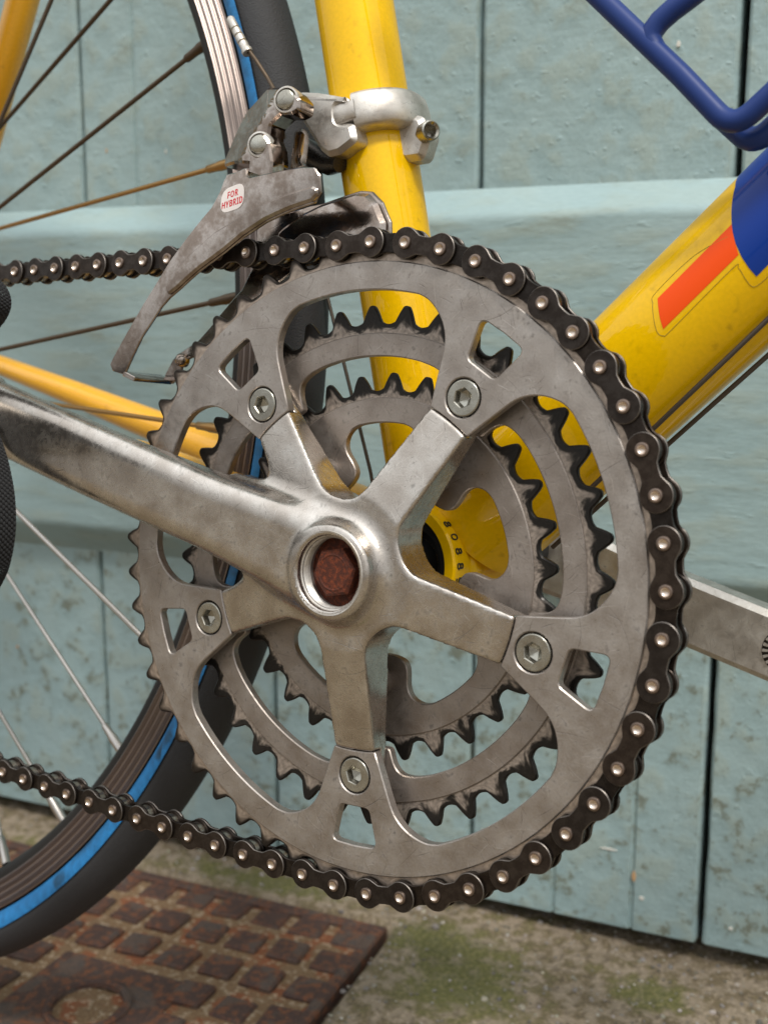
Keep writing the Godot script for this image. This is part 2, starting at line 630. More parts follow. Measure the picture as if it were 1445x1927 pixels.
	for d in [["teal_paint", 0.60, 0.20], ["teal_paint_mouldy", 0.53, 0.48]]:
		var lo: float = d[1]
		var amount: float = d[2]
		var col := rgb_tex(N, func(i: int) -> Color:
			var a: float = blot[i] / 255.0
			var b: float = mid[(i + 4242) % (N * N)] / 255.0
			var f: float = fine[i] / 255.0
			var w: float = soft[i] / 255.0
			var c := Color(0.585, 0.665, 0.668).lerp(Color(0.545, 0.635, 0.645), a)
			c = c.lerp(Color(0.585, 0.635, 0.605), smoothstep(0.45, 0.8, w) * 0.55)
			c *= 0.96 + 0.08 * f
			var k := smoothstep(lo, lo + 0.2, b * 0.5 + f * 0.3 + (a - 0.5) * 0.35 + 0.1) * amount * smoothstep(0.30, 0.60, w)
			return c.lerp(Color(0.30, 0.28, 0.20), k))
		s = std(d[0], Color(1, 1, 1), 0.55)
		dress(s, 3.6, col, null, door_ht, 0.07)
	s = m.teal_paint.duplicate()
	s.resource_name = "teal_paint_rail"
	s.uv1_scale = Vector3(1.3, 4.6, 3.6)
	s.heightmap_scale = 0.05
	m.teal_paint_rail = s
	std("bare_wood", lin(0.50, 0.30, 0.15), 0.8)
	std("old_undercoat", lin(0.62, 0.60, 0.55), 0.7)
	std("black_gap", lin(0.02, 0.018, 0.015), 0.95)


# ---------------------------------------------------------------- the place
func build_light() -> void:
	var cam := Camera3D.new()
	cam.name = "camera"
	cam.transform = Transform3D(Basis(Vector3(0.91608, 0, -0.40100), Vector3(-0.06671, 0.98607, -0.15239), Vector3(0.39541, 0.16635, 0.90331)), Vector3(0.14655, 0.34687, 0.31469))
	cam.fov = 48.80
	cam.near = 0.01
	cam.far = 100.0
	var lens := CameraAttributesPhysical.new()
	lens.frustum_focal_length = 26.45
	lens.frustum_focus_distance = 0.36
	lens.exposure_aperture = 9.5
	lens.frustum_near = 0.01
	lens.frustum_far = 100.0
	cam.attributes = lens
	add_child(cam)
	cam.current = true

	var env := Environment.new()
	env.background_mode = Environment.BG_SKY
	var sky := ProceduralSkyMaterial.new()
	sky.sky_top_color = Color(0.975, 0.99, 1.0)
	sky.sky_horizon_color = Color(0.50, 0.50, 0.495)
	sky.sky_energy_multiplier = 1.5
	sky.sky_curve = 0.6
	sky.ground_bottom_color = Color(0.30, 0.27, 0.23)
	sky.ground_horizon_color = Color(0.42, 0.39, 0.35)
	sky.sun_angle_max = 1.0
	env.sky = Sky.new()
	env.sky.sky_material = sky
	env.tonemap_mode = Environment.TONE_MAPPER_LINEAR
	env.tonemap_exposure = 0.80
	env.sdfgi_enabled = true
	env.ssao_enabled = true
	env.ssil_enabled = true
	var we := WorldEnvironment.new()
	we.name = "world_environment"
	we.environment = env
	add_child(we)

	var sun := DirectionalLight3D.new()
	sun.name = "sun"
	sun.light_energy = 1.15
	sun.light_color = Color(1.0, 0.985, 0.955)
	sun.light_angular_distance = 10.0
	sun.shadow_enabled = true
	sun.look_at_from_position(Vector3(0.6, 1.6, 0.75), Vector3.ZERO)
	add_child(sun)


func build_door() -> void:
	var door := Node3D.new()
	door.name = "plank_door"
	door.position = Vector3(0, 0.270, 0)
	add_child(door)
	tag(door, "pale teal painted plank door with a wide chamfered rail behind the bicycle", "door", "thing")
	var seams := [-1713.0, -1576.0, -1439.0, -1302.0, -1165.0, -1028.0, -884.0, -747.0, -610.0, -473.0, -315.5, -187.0, -56.8, 75.6, 210.0, 347.0, 484.0, 621.0, 758.0, 895.0, 1032.0, 1169.0, 1306.0]
	var beads := {10: [-276.0], 12: [-6.5, 38.2], 13: [117.0]}
	var r := RandomNumberGenerator.new()
	r.seed = 3
	for row in 2:
		var y0 := -258.3 if row == 0 else 143.0
		var y1 := -66.0 if row == 0 else 1900.0
		for i in seams.size() - 1:
			var wide0 := 1.6 if seams[i] == 75.6 else 0.9
			var wide1 := 1.6 if seams[i + 1] == 75.6 else 0.9
			var xs := [[seams[i] + wide0, -282.0], [seams[i] + wide0 + 0.4, -277.6], [seams[i] + wide0 + 2.0, -276.0]]
			for b in beads.get(i, []):
				if row == 1 and i >= 12:
					continue
				xs.append_array([[b - 1.6, -276.0], [b - 0.5, -277.5], [b + 0.5, -277.5], [b + 1.6, -276.0]])
			xs.append_array([[seams[i + 1] - wide1 - 2.0, -276.0], [seams[i + 1] - wide1 - 0.4, -277.6], [seams[i + 1] - wide1, -282.0]])
			var mb := Mesher.new()
			var steps := 14
			var rows := []
			var tilt := r.randf_range(-0.5, 0.5)
			for k in steps + 1:
				var y := lerpf(y0, y1, float(k) / steps) if row == 0 else y0 + (y1 - y0) * pow(float(k) / steps, 2.0)
				var line := []
				for q in xs.size():
					var e := 0.0 if q > 2 and q < xs.size() - 3 else r.randfn(0, 0.22)
					line.append(Vector3(xs[q][0] + e, y, xs[q][1] + tilt))
				rows.append(line)
			for q in xs.size() - 1:
				for k in steps:
					mb.flat(rows[k][q], rows[k][q + 1], rows[k + 1][q + 1], rows[k + 1][q], Vector3(0, 0, 1))
			# rounded foot, head, back and sides
			for q in xs.size() - 1:
				var a: Vector3 = rows[0][q]
				var b: Vector3 = rows[0][q + 1]
				var d := Vector3(0, -1.4, -1.6)
				mb.flat(a, b, b + d, a + d, Vector3(0, -0.5, 0.8))
				mb.flat(a + d, b + d, Vector3(b.x, y0 - 1.4, -301), Vector3(a.x, y0 - 1.4, -301), Vector3(0, -1, 0))
				var e: Vector3 = rows[steps][q]
				var f: Vector3 = rows[steps][q + 1]
				mb.flat(e, f, Vector3(f.x, y1, -301), Vector3(e.x, y1, -301), Vector3(0, 1, 0))
			var xl: float = xs[0][0]
			var xr: float = xs[xs.size() - 1][0]
			mb.flat(Vector3(xl, y0, -282), Vector3(xl, y1, -282), Vector3(xl, y1, -301), Vector3(xl, y0, -301), Vector3(-1, 0, 0))
			mb.flat(Vector3(xr, y0, -282), Vector3(xr, y1, -282), Vector3(xr, y1, -301), Vector3(xr, y0, -301), Vector3(1, 0, 0))
			mb.flat(Vector3(xl, y0, -301), Vector3(xr, y0, -301), Vector3(xr, y1, -301), Vector3(xl, y1, -301), Vector3(0, 0, -1))
			put("board", mb.commit(), m.teal_paint_mouldy if row == 0 else m.teal_paint, door)
	# the rail: chamfered above and below, arrises softened
	var prof := rounded(pts([-276.3, 146.5, -260.8, 131, -260, 60, -260.4, -53.5, -276.3, -72]), 9.0, 5, false)
	var mb := Mesher.new()
	var x0 := -1710.0
	var cuts := []
	for k in 70:
		cuts.append(x0 + 3015.0 * k / 69.0)
	var wob := fbm(9, 0.006, 3)
	for k in cuts.size() - 1:
		for q in prof.size() - 1:
			var c := []
			for w in [[k, q], [k + 1, q], [k + 1, q + 1], [k, q + 1]]:
				var p: Vector2 = prof[w[1]]
				var z: float = p.x + (wob.get_noise_2d(cuts[w[0]], p.y * 2.0) * 1.2 if w[1] > 0 and w[1] < prof.size() - 1 else 0.0)
				c.append(Vector3(cuts[w[0]], p.y + wob.get_noise_2d(cuts[w[0]], 900.0) * 1.5, z))
			mb.flat(c[0], c[1], c[2], c[3], Vector3(0, 0, 1))
	mb.flat(Vector3(x0, 146.5, -276.3), Vector3(x0, -72, -276.3), Vector3(-x0 - 400, -72, -276.3), Vector3(-x0 - 400, 146.5, -276.3), Vector3(0, 0, -1))
	put("rail", mb.commit(), m.teal_paint_rail, door)
	mb = Mesher.new()
	box(mb, Vector3(-1713, -270, -346), Vector3(1306, 1895, -302), 1.0)
	put("light_block_board", mb.commit(), m.black_gap, door)  # added board behind the planks, there to stop sky light leaking through the gap
	# small chips where the paint has come off
	var spots := [[39.2, -227.1, 1.1, 3.4, 0], [44.0, -238.7, 1.3, 1.1, 1], [24.8, -213.2, 5.5, 0.5, 1], [92.0, -246.0, 1.2, 0.9, 1], [-38.0, -233.0, 1.0, 2.2, 0]]
	for k in 16:
		spots.append([r.randf_range(-420, 180), r.randf_range(-250, -90) if k % 2 else r.randf_range(160, 300), r.randf_range(0.4, 1.2), r.randf_range(0.4, 1.6), r.randi() % 2])
	for q in spots:
		var p := PackedVector2Array()
		for k in 9:
			p.append(Vector2(q[0] + q[2] * cos(TAU * k / 9) * r.randf_range(0.6, 1.2), q[1] + q[3] * sin(TAU * k / 9) * r.randf_range(0.6, 1.2)))
		mb = Mesher.new()
		plate(mb, p, -276.4, -275.3, 0.1)
		put("paint_chip", mb.commit(), m.bare_wood if q[4] == 0 else m.old_undercoat, door)


func spread(lo: float, hi: float, inner: float, step: float) -> Array:
	var a := []
	var x := inner
	while x > lo:
		a.push_front(x)
		x -= step
		if x < inner - 300.0: step *= 1.5
	return a


func ground_height(x: float, z: float, f: FastNoiseLite, g: FastNoiseLite) -> float:
	var h := f.get_noise_2d(x, z) * 2.6 + g.get_noise_2d(x, z) * 1.1
	if x > -404.0 and x < -93.0 and z > -243.0 and z < 75.0:
		return -9.0
	return h


func build_ground() -> void:
	var f := fbm(21, 0.012, 3)
	var g := fbm(22, 0.07, 2)
	var xs := [-9000.0, -4000.0, -2000.0, -1200.0, -800.0, -600.0]
	var zs := [-2500.0, -1200.0, -700.0, -450.0]
	var k := -520.0
	while k < 300.0:
		xs.append(k)
		k += 6.0
	xs.append_array([400.0, 600.0, 1000.0, 2000.0, 4000.0, 9000.0])
	k = -330.0
	while k < 120.0:
		zs.append(k)
		k += 6.0
	zs.append_array([200.0, 400.0, 900.0, 2000.0, 5000.0, 9000.0])
	var mb := Mesher.new()
	var hs := {}
	for i in xs.size():
		for j in zs.size():
			var near: bool = xs[i] > -530 and xs[i] < 310 and zs[j] > -340 and zs[j] < 130
			hs[Vector2i(i, j)] = Vector3(xs[i], ground_height(xs[i], zs[j], f, g) if near else 0.0, zs[j])
	var nor := {}
	for i in xs.size():
		for j in zs.size():
			var a: Vector3 = hs[Vector2i(mini(i + 1, xs.size() - 1), j)] - hs[Vector2i(maxi(i - 1, 0), j)]
			var b: Vector3 = hs[Vector2i(i, mini(j + 1, zs.size() - 1))] - hs[Vector2i(i, maxi(j - 1, 0))]
			nor[Vector2i(i, j)] = b.cross(a).normalized()
	for i in xs.size() - 1:
		for j in zs.size() - 1:
			var a := Vector2i(i, j)
			var b := Vector2i(i + 1, j)
			var c := Vector2i(i + 1, j + 1)
			var d := Vector2i(i, j + 1)
			mb.quad(hs[a], hs[b], hs[c], hs[d], nor[a], nor[b], nor[c], nor[d])
	var o := put("ground", mb.commit(), m.gritty_concrete, self)
	tag(o, "mossy gritty concrete ground below the door", "", "structure")

	# loose grit lying on the concrete
	var st := SphereMesh.new()
	st.radius = 0.0011
	st.height = 0.0016
	st.radial_segments = 7
	st.rings = 4
	var mm := MultiMesh.new()
	mm.transform_format = MultiMesh.TRANSFORM_3D
	mm.use_colors = true
	mm.mesh = st
	mm.instance_count = 2600
	var r := RandomNumberGenerator.new()
	r.seed = 8
	var n := 0
	while n < mm.instance_count:
		var x := r.randf_range(-480, 190)
		var z := r.randf_range(-330, 60)
		var edge := x > -94.0 and x < -78.0
		if x > -406 and x < -91 and z > -245: continue
		if not edge and r.randf() > 0.35 + 0.6 * clampf((x + 60.0) / 160.0, 0, 1): continue
		var s := r.randf_range(0.5, 1.3) * (1.7 if r.randf() < 0.10 else 0.9)
		var b := Basis.from_euler(Vector3(r.randf() * TAU, r.randf() * TAU, r.randf() * TAU)).scaled(Vector3(s, s * r.randf_range(0.5, 0.9), s * r.randf_range(0.7, 1.1)))
		mm.set_instance_transform(n, Transform3D(b, Vector3(x, ground_height(x, z, f, g) + 0.3, z) * MM))
		var l := r.randf_range(0.10, 0.36) * (1.5 if r.randf() < 0.08 else 1.0)
		mm.set_instance_color(n, Color(l, l * r.randf_range(0.86, 0.95), l * r.randf_range(0.68, 0.86)))
		n += 1
	var mi := MultiMeshInstance3D.new()
	mi.name = "loose_grit"
	mi.multimesh = mm
	m.pebble.albedo_color = Color.WHITE
	m.pebble.vertex_color_use_as_albedo = true
	mi.material_override = m.pebble
	add_child(mi)
	tag(mi, "loose pale grit scattered over the concrete", "grit", "stuff")


func build_cover() -> void:
	var cover := Node3D.new()
	cover.name = "drain_cover"
	add_child(cover)
	tag(cover, "rusty cast iron drain cover with raised square studs under the wheel", "drain cover")
	var r := RandomNumberGenerator.new()
	r.seed = 17
	var turn := Transform3D(Basis(Vector3(1, 0, 0), Vector3(0, 0, -1), Vector3(0, 1, 0)))   # plate z -> up, plate y -> -z
	# bed
	var mb := Mesher.new()
	mb.xf = turn
	box(mb, Vector3(-401, -72, -12), Vector3(-96, 240.5, -2.9), 0.5)
	put("bed", mb.commit(), m.silted_iron, cover)
	# raised border, four bars
	var edges := [[-402.0, 234.5, -95.0, 242.0], [-402.0, -74.0, -95.0, -66.0], [-102.5, -66.0, -95.0, 234.5], [-402.0, -66.0, -394.5, 234.5]]
	for e in edges:
		mb = Mesher.new()
		mb.xf = turn
		box(mb, Vector3(e[0], e[1], -11), Vector3(e[2], e[3], 0.2), 1.2)
		put("border", mb.commit(), m.cast_iron, cover)
	# studs: a few variants share meshes
	var kinds := []
	for i in 5:
		var p := PackedVector2Array()
		for c in [[-9.3, -9.6], [9.3, -9.6], [9.3, 9.6], [-9.3, 9.6]]:
			p.append(Vector2(c[0] * 1.07 + r.randf_range(-0.9, 0.9), c[1] + r.randf_range(-0.9, 0.9)))
		mb = Mesher.new()
		plate(mb, rounded(p, 1.6, 2), -6.5, 0.0, 1.3)
		kinds.append(mb.commit())
	for i in 11:
		for j in 11:
			var x := -110.5 - 26.6 * i
			var z := -227.0 + 28.6 * j
			if z > 60.0: continue
			if x < -165.0 and x > -252.0 and z > -155.0 and z < -70.0: continue
			var at := Transform3D(turn.basis * Basis(Vector3(0, 0, 1), r.randfn(0, 0.03)), Vector3(x + r.randfn(0, 0.5), r.randf_range(-1.6, 0.5), z + r.randfn(0, 0.5)))
			put("stud", kinds[r.randi() % 5], m.cast_iron, cover, at)
	# the plain panel with the lifting hole
	mb = Mesher.new()
	mb.xf = turn.translated(Vector3(-207, 0, -112))
	var outer := ccw(rounded(pts([-44, -38, 38, -38, 38, 38, -44, 38]), 3.0, 7))
	var inner := PackedVector2Array()
	for p in outer:
		inner.append(p.normalized() * 22.0)
	var c := outer.size()
	for i in c:
		var j := (i + 1) % c
		mb.flat(v3(outer[i], -2), v3(outer[j], -2), v3(inner[j], -1.4), v3(inner[i], -1.4), Vector3(0, 0, 1))
		mb.flat(v3(outer[i], -2), v3(outer[j], -2), v3(outer[j], -8), v3(outer[i], -8), v3(outer[i], 0))
	put("panel", mb.commit(), m.cast_iron, cover)
	mb = Mesher.new()
	mb.xf = turn.translated(Vector3(-207, 0, -112))
	lathe(mb, pts([0, -6.5, 15, -6.8, 17.5, -4.5, 18.2, -0.6, 20, 0.6, 22.5, -0.4, 23, -3]), 40)
	put("lifting_hole", mb.commit(), m.cast_iron, cover)


# ---------------------------------------------------------------- chainrings
# inner: half of the inner edge from the middle of an opening (36 deg) to the arm axis (0 deg), polar pairs (radius, degrees)
func ring_body(mb: Mesher, inner: PackedVector2Array, r_out: float, trap: PackedVector2Array, bolt_at: float, bolt_r: float, z0: float, z1: float, bev: float) -> void:
	var paths := []   # open paths walked so that metal lies to the left
	var q := inner.duplicate()
	paths.append(q)
	var end := q[q.size() - 1].x
	if bolt_r > 0.0:
		paths.append(arc(bolt_r, 180, 0, 12, Vector2(bolt_at, 0)))
	if trap.size():
		paths.append(trap)
	paths.append(arc(r_out, 0, 36, 12))
	var ins := []
	var nrm := []
	for w in paths.size():
		var p: PackedVector2Array = paths[w]
		var a := PackedVector2Array()
		var nn := PackedVector2Array()
		for i in p.size():
			var e0: Vector2
			var e1: Vector2
			if i > 0: e0 = (p[i] - p[i - 1]).normalized()
			if i < p.size() - 1: e1 = (p[i + 1] - p[i]).normalized()
			var cutdir := Vector2(1, 0)
			if (i == 0 and w == 0) or (i == p.size() - 1 and w == paths.size() - 1):
				cutdir = polar(1, 36)
			if i == 0 or i == p.size() - 1:
				var e := e1 if i == 0 else e0
				var o := Vector2(e.y, -e.x)
				o = (cutdir * signf(o.dot(cutdir))).normalized()
				nn.append(o)
				a.append(p[i] - o * bev)
			else:
				var s := Vector2(e0.y, -e0.x) + Vector2(e1.y, -e1.x)
				nn.append(s.normalized())
				a.append(p[i] - s / maxf(0.3, s.length_squared() / 2.0) * bev)
		ins.append(a)
		nrm.append(nn)
	var poly := PackedVector2Array()
	for a in ins:
		poly.append_array(a)
	var cap := Geometry2D.triangulate_polygon(poly)
	if cap.is_empty():
		push_warning("ring cap failed")
	for s in 5:
		for mir in [1.0, -1.0]:
			var b := Transform3D(Basis(Vector3(0, 0, 1), deg_to_rad(72.0 * s)) * Basis.from_scale(Vector3(1, mir, 1)), Vector3.ZERO)
			var keep := mb.xf
			mb.xf = keep * b
			for i in range(0, cap.size(), 3):
				for f in [1.0, -1.0]:
					var up := Vector3(0, 0, f)
					var z := z1 if f > 0 else z0
					mb.tri(v3(poly[cap[i]], z), v3(poly[cap[i + 1]], z), v3(poly[cap[i + 2]], z), up, up, up)
			for w in paths.size():
				var p: PackedVector2Array = paths[w]
				for i in p.size() - 1:
					var na := v3(nrm[w][i], 0)
					var nb := v3(nrm[w][i + 1], 0)
					mb.quad(v3(p[i], z0 + bev), v3(p[i + 1], z0 + bev), v3(p[i + 1], z1 - bev), v3(p[i], z1 - bev), na, nb, nb, na)
					for f in [1.0, -1.0]:
						var zi := z1 if f > 0 else z0
						var zo := z1 - bev if f > 0 else z0 + bev
						var ba := (na + Vector3(0, 0, f)).normalized()
						var bb := (nb + Vector3(0, 0, f)).normalized()
						mb.quad(v3(p[i], zo), v3(p[i + 1], zo), v3(ins[w][i + 1], zi), v3(ins[w][i], zi), ba, bb, bb, ba)
			mb.xf = keep


# the toothed rim from the machined step outwards; phase is the angle of one tooth tip
func ring_teeth(mb: Mesher, teeth: int, phase: float, r_step: float, r_root: float, r_tip: float, z0: float, z1: float) -> void:
	var per := 24
	var prof := PackedVector2Array()
	var rad := PackedFloat32Array()
	var rr := RandomNumberGenerator.new()
	rr.seed = teeth
	var tips := []
	for i in teeth:
		tips.append(rr.randfn(0, 0.22) - (0.5 if rr.randf() < 0.12 else 0.0))
	for i in teeth * per:
		var f := float(i % per) / per            # 0 at a tip
		var tip_here: float = r_tip + tips[((i + per / 2) / per) % teeth]
		var d := absf(f - roundf(f)) * 2.0       # 0 tip .. 1 valley
		var r: float
		if d < 0.17:
			r = tip_here - 0.7 * pow(d / 0.17, 2.0) * 0.5
		elif d < 0.56:
			var k := (d - 0.17) / 0.39
			r = lerpf(tip_here - 0.35, r_root + 0.9, k * (0.75 + 0.25 * k))
		else:
			var k := (d - 0.56) / 0.44
			r = r_root + 0.9 * pow(1.0 - k, 2.0)
		var a := deg_to_rad(phase + 360.0 * i / (teeth * per))
		prof.append(Vector2(cos(a), sin(a)) * r)
		rad.append(r)
	var nn := loop_normals(prof, 60.0)
	var c := prof.size()
	var bev := 0.45
	for i in c:
		var j := (i + 1) % c
		var a0 := prof[i].normalized()
		var a1 := prof[j].normalized()
		var na := v3(nn[1][i], 0)
		var nb := v3(nn[0][j], 0)
		var ua := float(i) / c * 3.0
		var ub := float(i + 1) / c * 3.0
		var ia: Vector2 = prof[i] - nn[2][i] * bev
		var ib: Vector2 = prof[j] - nn[2][j] * bev
		var va := (r_root - r_step) * 0.5 / (rad[i] - r_step)
		var vb := (r_root - r_step) * 0.5 / (rad[j] - r_step)
		for f in [1.0, -1.0]:
			var z := z1 if f > 0 else z0
			var zo := z1 - bev if f > 0 else z0 + bev
			var up := Vector3(0, 0, f)
			var ra := (r_root + r_step) * 0.5
			mb.quad(v3(a0 * r_step, z), v3(a1 * r_step, z), v3(a1 * ra, z), v3(a0 * ra, z), up, up, up, up, Vector2(ua, 0), Vector2(ub, 0), Vector2(ub, vb), Vector2(ua, va))
			mb.quad(v3(a0 * ra, z), v3(a1 * ra, z), v3(ib, z), v3(ia, z), up, up, up, up, Vector2(ua, va), Vector2(ub, vb), Vector2(ub, 0.94), Vector2(ua, 0.94))
			var ba := (na + up).normalized()
			var bb := (nb + up).normalized()
			mb.quad(v3(ia, z), v3(ib, z), v3(prof[j], zo), v3(prof[i], zo), ba, bb, bb, ba, Vector2(ua, 0.94), Vector2(ub, 0.94), Vector2(ub, 0.96), Vector2(ua, 0.96))
		mb.quad(v3(prof[i], z0 + bev), v3(prof[j], z0 + bev), v3(prof[j], z1 - bev), v3(prof[i], z1 - bev), na, nb, nb, na, Vector2(ua, 0.9), Vector2(ub, 0.9), Vector2(ub, 0.95), Vector2(ua, 0.95))


func half_trap() -> PackedVector2Array:
	var p := PackedVector2Array([Vector2(74.9, 0), Vector2(74.9, 5.6), Vector2(87.0, 8.6), Vector2(87.4, 0)])
	var q := rounded(p, 2.2, 5, false)
	return q


func polars(a: Array) -> PackedVector2Array:
	var p := PackedVector2Array()
	for i in range(0, a.size(), 2):
		p.append(polar(a[i], a[i + 1]))
	return p


func build_chainrings(b0: float) -> void:
	# outer, 50 teeth
	var turn := Transform3D(Basis(Vector3(0, 0, 1), deg_to_rad(b0)), Vector3.ZERO)
	var inn := arc(87.0, 36, 21, 8)
	var tail := spline(polars([87.0, 21, 86.2, 18.6, 84.4, 16.3, 82.0, 14.2, 79.0, 12.4, 75.3, 11.1, 70.5, 10.3]), 3)
	tail.remove_at(0)
	inn.append_array(tail)
	inn.append_array(polars([66, 9.6, 61.5, 8.8, 57.3, 7.9, 57.15, 7.3, 57.15, 4, 57.15, 0]))
	var mb := Mesher.new()
	mb.xf = turn
	ring_body(mb, inn, 95.8, half_trap(), 65.0, 6.0, -1.8, 1.7, 0.35)
	var outer := put("outer_chainring", mb.commit(), m.ring_aluminium, bike)
	mb = Mesher.new()
	mb.xf = turn
	ring_teeth(mb, 50, 0.0, 95.75, 97.25, 102.7, -1.1, 1.0)
	put("toothed_rim", mb.commit(), m.worn_teeth, outer)
	# middle, 40 teeth
	inn = arc(67.3, 36, 20, 7)
	tail = spline(polars([67.3, 20, 67.0, 15.5, 66.0, 11.8, 64.3, 10.0, 62.0, 9.0]), 3)
	tail.remove_at(0)
	inn.append_array(tail)
	inn.append_array(polars([58, 8.3, 57.4, 7.6, 57.2, 4, 57.2, 0]))
	mb = Mesher.new()
	mb.xf = turn
	ring_body(mb, inn, 74.6, PackedVector2Array(), 65.0, 4.2, -8.9, -5.9, 0.35)
	var middle := put("middle_chainring", mb.commit(), m.inner_ring_aluminium, bike)
	mb = Mesher.new()
	mb.xf = turn
	ring_teeth(mb, 40, 0.0, 74.55, 77.4, 83.2, -8.3, -6.5)
	put("toothed_rim", mb.commit(), m.grimy_teeth, middle)
	# inner, 30 teeth
	inn = arc(46.6, 36, 25, 6)
	tail = spline(polars([46.6, 25, 46.0, 21.5, 44.4, 18.2, 42.0, 16.1, 39.2, 15.8, 36.0, 17.2, 33.2, 18.0, 30.9, 16.5, 29.2, 11.5, 28.4, 5.5, 28.2, 0]), 3)
	tail.remove_at(0)
	inn.append_array(tail)
	mb = Mesher.new()
	mb.xf = turn
	ring_body(mb, inn, 54.7, PackedVector2Array(), 37.0, 4.0, -15.4, -12.4, 0.35)
	var small := put("inner_chainring", mb.commit(), m.inner_ring_aluminium, bike)
	mb = Mesher.new()
	mb.xf = turn
	ring_teeth(mb, 30, 8.4, 54.65, 56.9, 62.9, -14.8, -13.0)
	put("toothed_rim", mb.commit(), m.grimy_teeth, small)
	# posts that carry the inner ring on the spider
	for s in 5:
		mb = Mesher.new()
		lathe(mb, pts([0, -16.6, 4.0, -16.6, 4.6, -16.0, 4.6, -15.5, 5.2, -15.4, 5.2, -5.4]), 24)
		put("spacer_post", mb.commit(), m.inner_ring_aluminium, small, Transform3D(Basis(), v3(polar(37.0, b0 + 72.0 * s), 0)))
	# bolts: a dished head with a hexagonal socket
	for s in 5:
		mb = Mesher.new()
		var hexr := 2.95
		var k := 48
		for i in k:
			var a := TAU * i / k
			var b := TAU * (i + 1) / k
			var hx := []
			for w in [a, b]:
				hx.append(hexr * cos(PI / 6.0) / cos(fposmod(w, PI / 3.0) - PI / 6.0))
			var da := Vector2(cos(a), sin(a))
			var db := Vector2(cos(b), sin(b))
			var up := Vector3(0, 0, 1)
			mb.quad(v3(da * 5.0, 1.75), v3(db * 5.0, 1.75), v3(db * (hx[1] + 0.25), 1.85), v3(da * (hx[0] + 0.25), 1.85), up, up, up, up)
			mb.quad(v3(da * 5.55, 1.35), v3(db * 5.55, 1.35), v3(db * 5.0, 1.75), v3(da * 5.0, 1.75), v3(da, 0.3), v3(db, 0.3), up, up)
			mb.quad(v3(da * 5.55, -2), v3(db * 5.55, -2), v3(db * 5.55, 1.35), v3(da * 5.55, 1.35), v3(da, 0), v3(db, 0), v3(db, 0), v3(da, 0))
			mb.flat(v3(da * (hx[0] + 0.25), 1.85), v3(db * (hx[1] + 0.25), 1.85), v3(db * hx[1], 1.55), v3(da * hx[0], 1.55), -v3(da, -1))
			mb.flat(v3(da * hx[0], 1.55), v3(db * hx[1], 1.55), v3(db * hx[1] * 0.96, -1.0), v3(da * hx[0] * 0.96, -1.0), -v3(da, 0))
			mb.flat(v3(da * hx[0] * 0.96, -1.0), v3(db * hx[1] * 0.96, -1.0), Vector3(0, 0, -2.2), Vector3(0, 0, -2.2), up)
		var p := polar(65.0, b0 + 72.0 * s)
		put("chainring_bolt", mb.commit(), m.bolt_steel, outer, Transform3D(Basis(Vector3(0, 0, 1), 0.4 + 1.9 * s), v3(p, 0)))


# ---------------------------------------------------------------- crank as one smooth solid
func smin(a: float, b: float, k: float) -> float:
	var h := maxf(k - absf(a - b), 0.0) / k
	return minf(a, b) - h * h * k * 0.25


func smax(a: float, b: float, k: float) -> float:
	var h := maxf(k - absf(a - b), 0.0) / k
	return maxf(a, b) + h * h * k * 0.25


